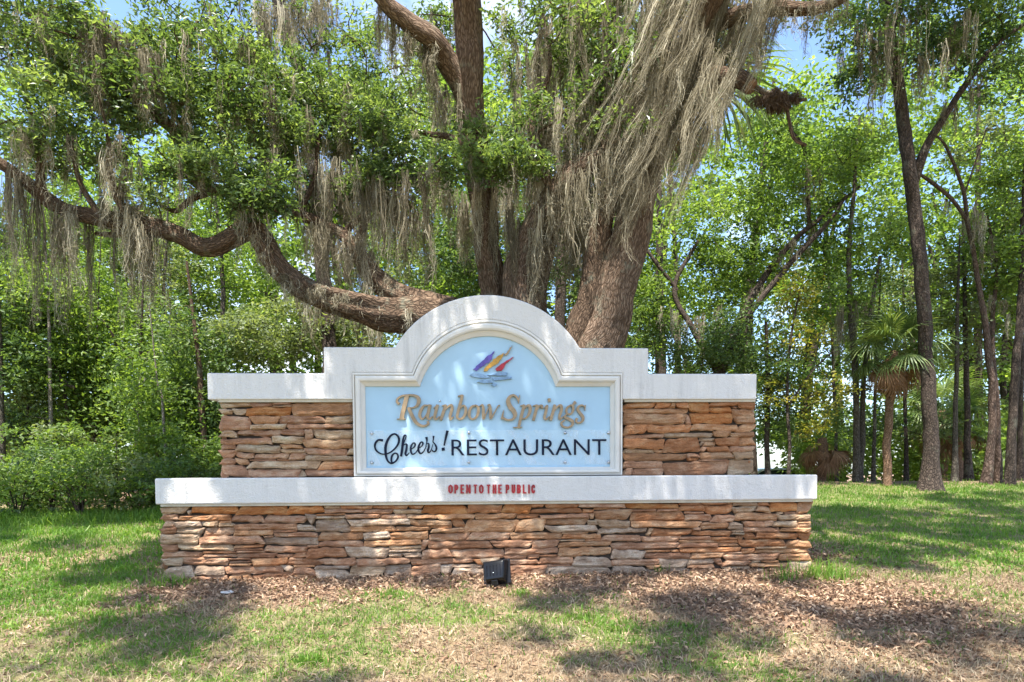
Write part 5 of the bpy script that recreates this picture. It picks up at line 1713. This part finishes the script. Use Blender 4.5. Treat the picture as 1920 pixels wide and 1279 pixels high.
LEFT = [
    ('grey trunk cut by the left edge of the picture', 4, 10.2, 24, 560, -8, 'grey_bark', 'deep_leaf'),
    ('pale blotched trunk standing in the left thicket', 98, 10.6, 14, 560, -8, 'pale_bark', 'bright_leaf'),
    ('thin pale leaning stem left of the sign wall', 312, 10.0, 9, 720, -16, 'pale_bark', 'bright_leaf'),
    ('stout brown trunk just left of the upper stone wall', 386, 10.6, 22, 640, -18, 'limb_bark', 'deep_leaf'),
    ('shaded trunk deep between pale trunk and leaning stem', 258, 11.2, 16, 640, 6, 'dark_bark', 'bright_leaf'),
    ('slim sapling near the left edge of the thicket', 48, 11.0, 7, 620, 10, 'dark_bark', 'grey_leaf'),
    ('slender sapling in the middle of the left thicket', 178, 11.4, 7, 580, 6, 'dark_bark', 'bright_leaf'),
    ('tall woodland tree rising far left behind the moss', 130, 13.0, 20, 480, 12, 'grey_bark', 'bright_leaf'),
    ('tall woodland tree behind the low mossy limb', 430, 13.2, 22, 500, -14, 'grey_bark', 'bright_leaf'),
    ('pale-leaved tree filling the gap under the low limb', 300, 13.0, 16, 520, 8, 'grey_bark', 'grey_leaf'),
]
for i, (lab, px, Y, w, top, lean, bk, lf) in enumerate(LEFT):
    tall = top < 600
    cr = [(px + lean, top, 90 if tall else 60, 80 if tall else 60, Y + .4, .9, 42 if tall else 24), (px - 40, top + 110, 60, 60, Y + .5, .7, 20), (px + 40, top + 130, 60, 60, Y + .4, .7, 20), (px, 800, 55, 45, Y + .6, .6, 16)]
    if tall:
        cr += [(px + lean * 2 - 40, top - 120, 90, 80, Y + 1, .9, 26)]
    px_tree(lab, [[(px, 920, w * 1.6, Y), (px + lean * .15, 840, w, Y), (px + lean * .5, 740, w * .85, Y), (px + lean, top, w * .6, Y), (px + lean * 2, top - 150, w * .35, Y)]],
            cr, lf, bk, 140 + i, rad=0.34, per=64, L=0.085, W=0.04, name='woodland_tree' if tall else 'young_tree', r0=0.008)
px_tree('dark bent dead branch tree hanging over the left thicket', [
    [(300, 905, 22, 11.6), (296, 780, 16, 11.6), (288, 700, 12, 11.6), (268, 662, 10, 11.6), (225, 655, 9, 11.5), (205, 615, 9, 11.4), (170, 585, 8, 11.4), (125, 560, 6, 11.3)]],
    [(260, 740, 60, 50, 11.8, .6, 18), (350, 680, 60, 60, 11.8, .6, 24), (400, 760, 50, 60, 11.6, .6, 22)], 'bright_leaf', 'dark_bark', 161, rad=0.3, per=60, L=0.08, W=0.038, name='bent_tree')
px_tree('snapped black branch stub tree beside the pale blotched trunk', [
    [(150, 905, 12, 10.9), (130, 800, 10, 10.9), (122, 740, 9, 10.9), (112, 705, 12, 10.9), (96, 680, 8, 10.9)],
    [(118, 712, 11, 10.8), (130, 722, 12, 10.8), (142, 728, 9, 10.8)]],
    [(160, 780, 50, 50, 11.2, .5, 20), (190, 690, 50, 50, 11.4, .5, 20)], 'bright_leaf', 'dark_bark', 163, rad=0.28, per=56, L=0.08, W=0.038, name='snapped_tree')

# shrubs along the edge of the left wood
SH = [(-15, 9.1), (30, 8.9), (95, 9.15), (150, 8.95), (205, 9.25), (255, 9.3), (300, 9.5), (345, 9.7), (60, 9.8), (130, 10.0), (220, 10.1), (400, 10.4)]
SHL = ['low shrub cut by the left edge of the picture', 'rounded shrub at the lawn edge before the grey left-edge trunk', 'shrub at the lawn edge below the pale blotched trunk',
       'shrub at the lawn edge just right of the pale blotched trunk', 'shrub midway along the lawn edge of the left thicket', 'shrub at the lawn edge before the shaded trunk',
       'shrub at the foot of the thin pale leaning stem', 'shrub nearest the left end of the stone base', 'taller shrub behind the front row near the grey left-edge trunk',
       'taller shrub behind the front row beside the snapped black stub', 'taller shrub behind the front row below the bent dead branch', 'shrub half hidden behind the left end of the upper stone wall']
for i, (px, Y) in enumerate(SH):
    q = rs(300 + i)
    g = gp(px, Y)
    t = empty('leafy_shrub', SHL[i], 'shrub', tuple(g), 'shrubs along the left wood edge')
    hgt = q.uniform(0.45, 0.95) * (1.2 if i > 7 else 1)
    C = []
    sk = []
    for s_ in range(6):
        a = q.uniform(0, 6.28); sp_ = q.uniform(0.1, 0.45)
        tip = g + np.array([math.cos(a) * sp_, math.sin(a) * sp_ * .7, hgt * q.uniform(.5, 1)])
        o, s = add_limb(t, [(*(g + np.array([0, 0, -.03])), .012), (*((g + tip) / 2 + np.array([0, 0, .1])), .009), (*tip, .004)], M['dark_bark'], 'stem', sides=5, rough=0, seed=i * 7 + s_, world=True)
        rel(o); sk.append(s)
    C = g + np.column_stack([q.normal(0, .30, 34), q.normal(0, .24, 34), q.uniform(0.05, 1.15, 34) ** 0.8 * hgt])
    finish_tree(t, q, sk, C, M[('bright_leaf', 'bright_leaf', 'deep_leaf', 'bright_leaf', 'grey_leaf')[i % 5]], rad=0.22, per=40, L=0.07, W=0.034, r0=0.005, crown='foliage')
    for c in t.children:
        if c.name.startswith(('branches', 'foliage')):
            rel(c)

# the far wood that reads as one mass
r = rs(77)
FW = []
def band(n, x0, x1, y0, y1, Y0, Y1, thr, seed):
    px = r.uniform(x0, x1, n); py = r.uniform(y0, y1, n); Y = r.uniform(Y0, Y1, n)
    k = fbm(px / 90.0, py / 90.0, seed, 3) > thr
    return np.array([P(a, b, c) for a, b, c in zip(px[k], py[k], Y[k])])
FW.append(band(1650, -500, 900, 400, 900, 15, 22, 0.27, 1))
FW.append(band(760, -500, 900, 120, 480, 15, 22, 0.43, 2))
FW.append(band(1150, 1130, 2400, 520, 840, 16, 24, 0.36, 3))
FW.append(band(700, 1130, 2400, 800, 905, 15, 22, 0.24, 8))
FW.append(band(420, -500, 900, 780, 930, 12.5, 17, 0.2, 9))
FW.append(band(1150, 1130, 2400, 250, 600, 16, 24, 0.38, 4))
FW.append(band(340, 1600, 2400, 40, 260, 17, 24, 0.46, 5))
FW.append(band(110, 1400, 1680, 130, 300, 17, 22, 0.42, 11))
FW.append(band(560, 780, 1240, 100, 660, 15, 22, 0.28, 6))
FWC = np.vstack(FW)
_d = FWC - CAM
_zc = _d @ FWD
_px = 960 + F * (_d @ RGT) / _zc; _py = CY - F * (_d @ UPV) / _zc
FWC = FWC[~((_px > 1385) & (_px < 1490) & (_py > 830))]     # the gap through which the parked car shows
v, f, ti = cluster_leaves(r, FWC, 0.70, 46, 0.17, 0.09, 0.42, 0.15, 0.6)
bag = Bag()
bag.add(v, f, None, ti)
fw_me = bag.mesh('far_woodland', False)
fw = link('far_woodland', fw_me, M['bright_leaf'])
fw['kind'] = 'stuff'; fw['label'] = 'sunlit green woodland closing the view behind the sign'; fw['category'] = 'woodland'
# its trunks
tb = Bag()
for i in range(46):
    px = r.uniform(-400, 2300); Y = r.uniform(16, 23)
    g = gp(px, Y, -0.2)
    h = r.uniform(6, 11)
    pth = catmull(np.array([[*g], [*(g + np.array([r.normal(0, .3), 0, h * .5]))], [*(g + np.array([r.normal(0, .7), 0, h]))]]), 6)
    v, f, uv = tube_arrays(pth, np.linspace(r.uniform(.10, .2), .04, len(pth)), 8, 0.15, i)
    tb.add(v, f, uv)
ft = link('far_trunks', tb.mesh('far_trunks'), M['dark_bark'], fw)
ft['kind'] = 'stuff'

# ================================================================== GROUND COVER
def blades(r, X, Y, h, w, lean=0.5, tip=0.15):
    n = len(X)
    Z = ground_z(X, Y)
    a = r.uniform(0, 6.28, n); b = r.uniform(0, 6.28, n)
    hh = h * r.uniform(0.5, 1.3, n); ww = w * r.uniform(0.6, 1.3, n)
    l = np.abs(r.normal(0, lean, n))
    s = np.stack([np.cos(a), np.sin(a), np.zeros(n)], -1) * ww[:, None]
    d = np.stack([np.cos(b), np.sin(b), np.zeros(n)], -1)
    p0 = np.stack([X, Y, Z - 0.004], -1)
    p1 = p0 + d * (hh * l * 0.35)[:, None] + np.array([0, 0, 1]) * (hh * 0.6)[:, None]
    p2 = p0 + d * (hh * l)[:, None] + np.array([0, 0, 1]) * (hh * (1 - 0.25 * np.minimum(l, 1.5)))[:, None]
    v = np.stack([p0 - s, p0 + s, p1 + s * .75, p1 - s * .75, p2 + s * tip, p2 - s * tip], 1).reshape(-1, 3)
    b0 = (np.arange(n) * 6)[:, None]
    f = np.vstack([b0 + np.array([0, 1, 2, 3]), b0 + np.array([3, 2, 4, 5])])
    return v, f, n


def in_sign(X, Y):
    u = (X - SIGN_O[0]) * SX[0] + (Y - SIGN_O[1]) * SX[1]
    v = (X - SIGN_O[0]) * SD[0] + (Y - SIGN_O[1]) * SD[1]
    return (u > bx0 - 0.03) & (u < bx1 + 0.03) & (v > -0.03) & (v < BASE_T + 0.03)


r = rs(501)
GV, GF, GT, gn = [], [], [], 0
SV, SF, ST, sn = [], [], [], 0
def sow(n, x0, x1, y0, y1, h, w, straw=False, dens=None, lean=0.5):
    global gn, sn
    X = r.uniform(x0, x1, n); Y = r.uniform(y0, y1, n)
    k = ~in_sign(X, Y)
    m = mulch_mask(X, Y); g = green_mask(X, Y)
    u = r.uniform(0, 1, n)
    if straw:
        k &= u < (0.35 + 0.65 * (1 - g)) * (1 - 0.85 * m)
    else:
        tuft = smooth(0.45, 0.75, fbm(X * 7, Y * 7, 91, 3))
        k &= u < np.clip(g * (0.35 + 0.9 * tuft), 0, 1) * (1 - 0.94 * m)
    k &= np.abs(X) < 0.95 * Y + 1.6
    X, Y = X[k], Y[k]
    v, f, c = blades(r, X, Y, h, w, lean)
    patch = fbm(X * 2.2, Y * 2.2, 93, 3)
    t = np.clip(0.15 + 0.75 * patch + r.normal(0, 0.16, c), 0, 1)
    if straw:
        SV.append(v); SF.append(f + sn); ST.append(np.repeat(t, 6)); sn += len(v)
    else:
        GV.append(v); GF.append(f + gn); GT.append(np.repeat(t, 6)); gn += len(v)
sow(146000, -5.6, 5.6, 2.8, 5.9, 0.042, 0.0034, lean=1.1)
sow(110000, -9.5, -2.6, 4.4, 9.6, 0.06, 0.0055, lean=0.9)
sow(145000, 2.7, 12.5, 5.0, 12.6, 0.05, 0.0055, lean=0.9)
sow(78000, -5.6, 5.6, 2.8, 5.9, 0.05, 0.0032, True, lean=1.8)
sow(16000, -9.5, -2.6, 4.4, 9.4, 0.04, 0.004, True, lean=1.5)
sow(16000, 2.7, 10.5, 5.0, 12.4, 0.04, 0.004, True, lean=1.5)
Xe = r.uniform(-8.6, -2.4, 9000); Ye = 8.72 - 0.035 * Xe * 0 + 0.10 * (Xe + 6.5) + r.normal(0, 0.28, 9000)
ke = (np.abs(Xe) < 0.80 * Ye + 0.6) & (fbm(Xe * 1.7, Ye * 1.7, 95, 3) > 0.42)
v, f, c = blades(r, Xe[ke], Ye[ke], 0.13, 0.006, 0.9)
GV.append(v); GF.append(f + gn); GT.append(np.repeat(np.clip(r.normal(0.62, 0.2, c), 0, 1), 6)); gn += len(v)
gr = link('lawn_grass', arr_mesh('lawn_grass', np.vstack(GV), np.vstack(GF), False, {'tint': np.concatenate(GT)}), M['grass'])
gr['kind'] = 'stuff'; gr['label'] = 'thin patchy green lawn grass round the sign'; gr['category'] = 'grass'
stw = link('dry_thatch', arr_mesh('dry_thatch', np.vstack(SV), np.vstack(SF), False, {'tint': np.concatenate(ST)}), M['straw'])
stw['kind'] = 'stuff'; stw['label'] = 'dry straw-coloured thatch lying in the lawn'; stw['category'] = 'thatch'

# taller tufts against the wall ends and in the bed
def tuft(px, py, n, h, rad, label):
    c = on_ground(px, py)
    X = c[0] + r.normal(0, rad, n); Y = c[1] + r.normal(0, rad * .7, n)
    v, f, k = blades(r, X, Y, h, 0.004, 0.7)
    o = link('grass_tuft', arr_mesh('grass_tuft', v, f, False, {'tint': np.repeat(np.clip(r.normal(.6, .2, k), 0, 1), 6)}), M['grass'])
    o['kind'] = 'stuff'; o['label'] = label; o['category'] = 'grass'
tuft(1545, 1085, 260, 0.16, 0.14, 'long grass tuft at the right foot of the sign')
tuft(1470, 1092, 60, 0.13, 0.05, 'wispy grass tuft before the right end of the stone base')
tuft(1238, 1072, 50, 0.09, 0.03, 'small pale weed at the foot of the right base stones')
tuft(318, 1100, 160, 0.10, 0.10, 'green grass tuft at the left foot of the sign')
tuft(1110, 1165, 420, 0.055, 0.13, 'bright clover-like patch in the lawn right of the floodlight')
tuft(1165, 1180, 200, 0.055, 0.09, 'bright weed patch at the edge of the bare spot')
tuft(975, 1118, 120, 0.055, 0.05, 'small bright weed just right of the floodlight')
tuft(870, 1098, 50, 0.04, 0.02, 'tiny bright weed just left of the floodlight')
tuft(730, 1120, 160, 0.06, 0.08, 'grass tuft in the mulch left of the floodlight')
tuft(580, 1245, 160, 0.06, 0.06, 'bright tuft low in the lawn at bottom left')

# fallen leaves and bark chips
r = rs(601)
n = 130000
X = r.uniform(-5.5, 5.5, n); Y = r.uniform(3.0, 7.0, n)
m = mulch_mask(X, Y)
k = (~in_sign(X, Y)) & (r.uniform(0, 1, n) < 0.62 * m + 0.20 * (1 - 0.6 * green_mask(X, Y)) * (0.3 + 1.2 * fbm(X * 2.5, Y * 2.5, 73, 3)) + 0.3 * smooth(0.4, 1.8, X) * smooth(5.9, 5.0, Y) * smooth(0.45, 0.6, fbm(X * 1.6, Y * 1.6, 71, 3))) & (np.abs(X) < 0.9 * Y + 1.2)
X, Y, m = X[k], Y[k], m[k]
C = np.stack([X, Y, ground_z(X, Y) + r.uniform(0.004, 0.026, len(X)) * (0.4 + 0.8 * m)], -1)
v, f = leaf_quads(r, C, 0.040 * r.uniform(0.5, 1.7, len(C))[:, None] ** 1.2, 0.019, up=0.8, droop=0.0)
ti = np.clip(r.normal(0.50, 0.30, len(X)), 0, 1)
# sticks among them
ns_ = 260
Xs = r.uniform(-4.5, 4.5, ns_); Ys_ = r.uniform(3.1, 6.0, ns_)
ks = ~in_sign(Xs, Ys_)
Cs = np.stack([Xs[ks], Ys_[ks], ground_z(Xs[ks], Ys_[ks]) + 0.018], -1)
v2, f2_ = leaf_quads(r, Cs, 0.16, 0.009, up=2.0, droop=0.0)
v2[:, 2] = np.repeat(Cs[:, 2], 4) + (v2[:, 2] - np.repeat(Cs[:, 2], 4)) * 0.15
v = np.vstack([v, v2]); f = np.vstack([f, f2_ + len(X) * 4]); ti = np.concatenate([ti, np.full(ks.sum(), 0.12)])
lf = link('leaf_litter', arr_mesh('leaf_litter', v, f, False, {'tint': np.repeat(ti, 4)}), M['litter'])
lf['kind'] = 'stuff'; lf['label'] = 'brown fallen leaves and chips round the foot of the sign'; lf['category'] = 'leaf litter'

# ================================================================== SMALL THINGS
def floodlight(label, loc, rz, tilt, sc=1.0):
    t = empty('floodlight', label, 'floodlight', loc, 'ground floodlights at the sign')
    H = 0.205; Wt = 0.225; Wb = 0.185; D = 0.085
    rot = Matrix.Translation((0, 0, 0.075)) @ Matrix.Rotation(tilt, 4, 'X')
    def fin(nm, bm, mat, par, sm=False):
        bmesh.ops.transform(bm, matrix=rot, verts=bm.verts)
        return bm_obj(nm, bm, M[mat], par, sm)
    # tapered housing, back to the viewer
    bm = bmesh.new(); bm_box(bm, -0.5, 0.5, 0, 1, 0, 1)
    for v in bm.verts:
        z = v.co.z; bk = 1 - v.co.y
        w = Wb + (Wt - Wb) * z
        v.co.x *= w * (1 - 0.20 * bk)
        v.co.z = z * H if v.co.y > .5 else 0.02 + z * (H - 0.05)
        v.co.y = v.co.y * D
    bmesh.ops.bevel(bm, geom=list(bm.edges), offset=0.012, segments=3, affect='EDGES', profile=0.5)
    hs = fin('housing', bm, 'black_metal', t, True)
    for i in range(5):
        x = (i - 2) * 0.03
        bm = bmesh.new(); bm_box(bm, x - .002, x + .002, -0.008, 0.02, 0.05, H - 0.06, 0.001, 1)
        fin('cooling_fin', bm, 'black_metal', hs)
    bm = bmesh.new(); bm_box(bm, -Wt / 2 - .008, Wt / 2 + .008, D, D + 0.02, -0.004, H + 0.008, 0.005, 2)
    rm = fin('rim', bm, 'black_metal', t)
    bm = bmesh.new(); bm_box(bm, -Wt / 2 + .012, Wt / 2 - .012, D + 0.0205, D + 0.023, 0.014, H - 0.012)
    fin('glass', bm, 'car_glass', rm)
    bm = bmesh.new(); bmesh.ops.create_uvsphere(bm, u_segments=10, v_segments=6, radius=0.006, matrix=Matrix.Translation((-0.002, -0.004, 0.075)))
    fin('screw', bm, 'steel', hs, True)
    # yoke and stake
    bm = bmesh.new()
    bm_box(bm, -0.028, 0.028, 0.01, 0.05, 0.035, 0.085, 0.006, 2)
    bm_obj('bracket', bm, M['black_metal'], t)
    bm = bmesh.new()
    bmesh.ops.create_cone(bm, cap_ends=True, segments=12, radius1=0.012, radius2=0.022, depth=0.2, matrix=Matrix.Translation((0, 0.03, -0.05)))
    bm_obj('stake', bm, M['black_metal'], t)
    t.rotation_euler = (0, 0, rz)
    t.scale = (sc, sc, sc)
    return t


f1 = floodlight('black floodlight on a stake in the mulch before the sign', tuple(on_ground(929, 1107)), R(-15), R(-24), 0.95)
f1.rotation_euler = (0, R(-10), R(-15))
p2 = gp(1530, 6.05)
f2 = floodlight('black ground light half hidden in grass at the right end of the sign', (float(SIGN_O[0] + SX[0] * (bx1 + 0.12) + SD[0] * 0.16), float(SIGN_O[1] + SX[1] * (bx1 + 0.12) + SD[1] * 0.16), -0.03), R(64), R(-58), 0.7)

# a pale scrap lying in the mulch
bm = bmesh.new()
q = random.Random(4)
vs = [bm.verts.new((math.cos(a) * (.05 + q.uniform(-.015, .02)), math.sin(a) * (.03 + q.uniform(-.01, .01)), q.uniform(0, .012))) for a in np.linspace(0, 6.28, 9)[:-1]]
fc = bm.faces.new(vs)
ex = bmesh.ops.extrude_face_region(bm, geom=[fc])
bmesh.ops.translate(bm, verts=[v for v in ex['geom'] if isinstance(v, bmesh.types.BMVert)], vec=(0, 0, 0.012))
o = bm_obj('pale_scrap', bm, M['stucco'])
o.location = tuple(on_ground(428, 1113, 0.012)); o['label'] = 'small pale scrap lying in the mulch at left'; o['category'] = 'scrap'


# white car parked below the crest beyond the right end of the sign
def car():
    c = P(1432, 877, 22.5)
    g = float(ground_z(c[0], 22.5))
    t = empty('parked_car', 'white parked car just showing beyond the right end of the sign', 'car', (c[0], 22.5, g))
    hgt = max(1.35, c[2] - g)
    k = hgt / 1.45
    side = [(-2.1, .35), (-2.15, .7), (-2.05, .92), (-1.2, 1.02), (-.55, 1.4), (.55, 1.45), (1.35, 1.05), (2.0, .95), (2.12, .6), (2.1, .35)]
    bm = bmesh.new()
    L = [bm.verts.new((x, -.82 if z < 1.1 else -.66, z * k)) for x, z in side]
    Rr = [bm.verts.new((x, .82 if z < 1.1 else .66, z * k)) for x, z in side]
    n = len(side)
    bm.faces.new(L); bm.faces.new(Rr[::-1])
    for i in range(n):
        j = (i + 1) % n
        bm.faces.new((L[i], L[j], Rr[j], Rr[i]))
    bmesh.ops.bevel(bm, geom=list(bm.edges), offset=0.06, segments=3, affect='EDGES', profile=0.5)
    body = bm_obj('body', bm, M['car_paint'], t, True)
    for sy in (-1, 1):
        bm = bmesh.new()
        vs = [bm.verts.new((x, sy * y, z * k)) for x, z, y in ((-.98, 1.08, .835), (-.48, 1.34, .72), (.5, 1.38, .72), (1.12, 1.1, .835))]
        bm.faces.new(vs if sy < 0 else vs[::-1])
        bm_obj('window', bm, M['car_glass'], body)
        for x in (-1.35, 1.3):
            bm = bmesh.new()
            bmesh.ops.create_cone(bm, cap_ends=True, segments=24, radius1=.32, radius2=.32, depth=.2, matrix=Matrix.Translation((x, sy * .76, .32)) @ Matrix.Rotation(R(90), 4, 'X'))
            wh = bm_obj('wheel', bm, M['tyre'], t)
            bm = bmesh.new()
            bmesh.ops.create_cone(bm, cap_ends=True, segments=20, radius1=.19, radius2=.19, depth=.02, matrix=Matrix.Translation((x, sy * .868, .32)) @ Matrix.Rotation(R(90), 4, 'X'))
            bm_obj('rim', bm, M['steel'], wh)
    t.rotation_euler = (0, 0, R(12))
    return t


car()
print('stones', stone_n, 'objects', len(bpy.data.objects), 'tris', sum(sum(len(p.vertices) - 2 for p in m.polygons) if len(m.polygons) < 1000 else 2 * len(m.polygons) for m in bpy.data.meshes))
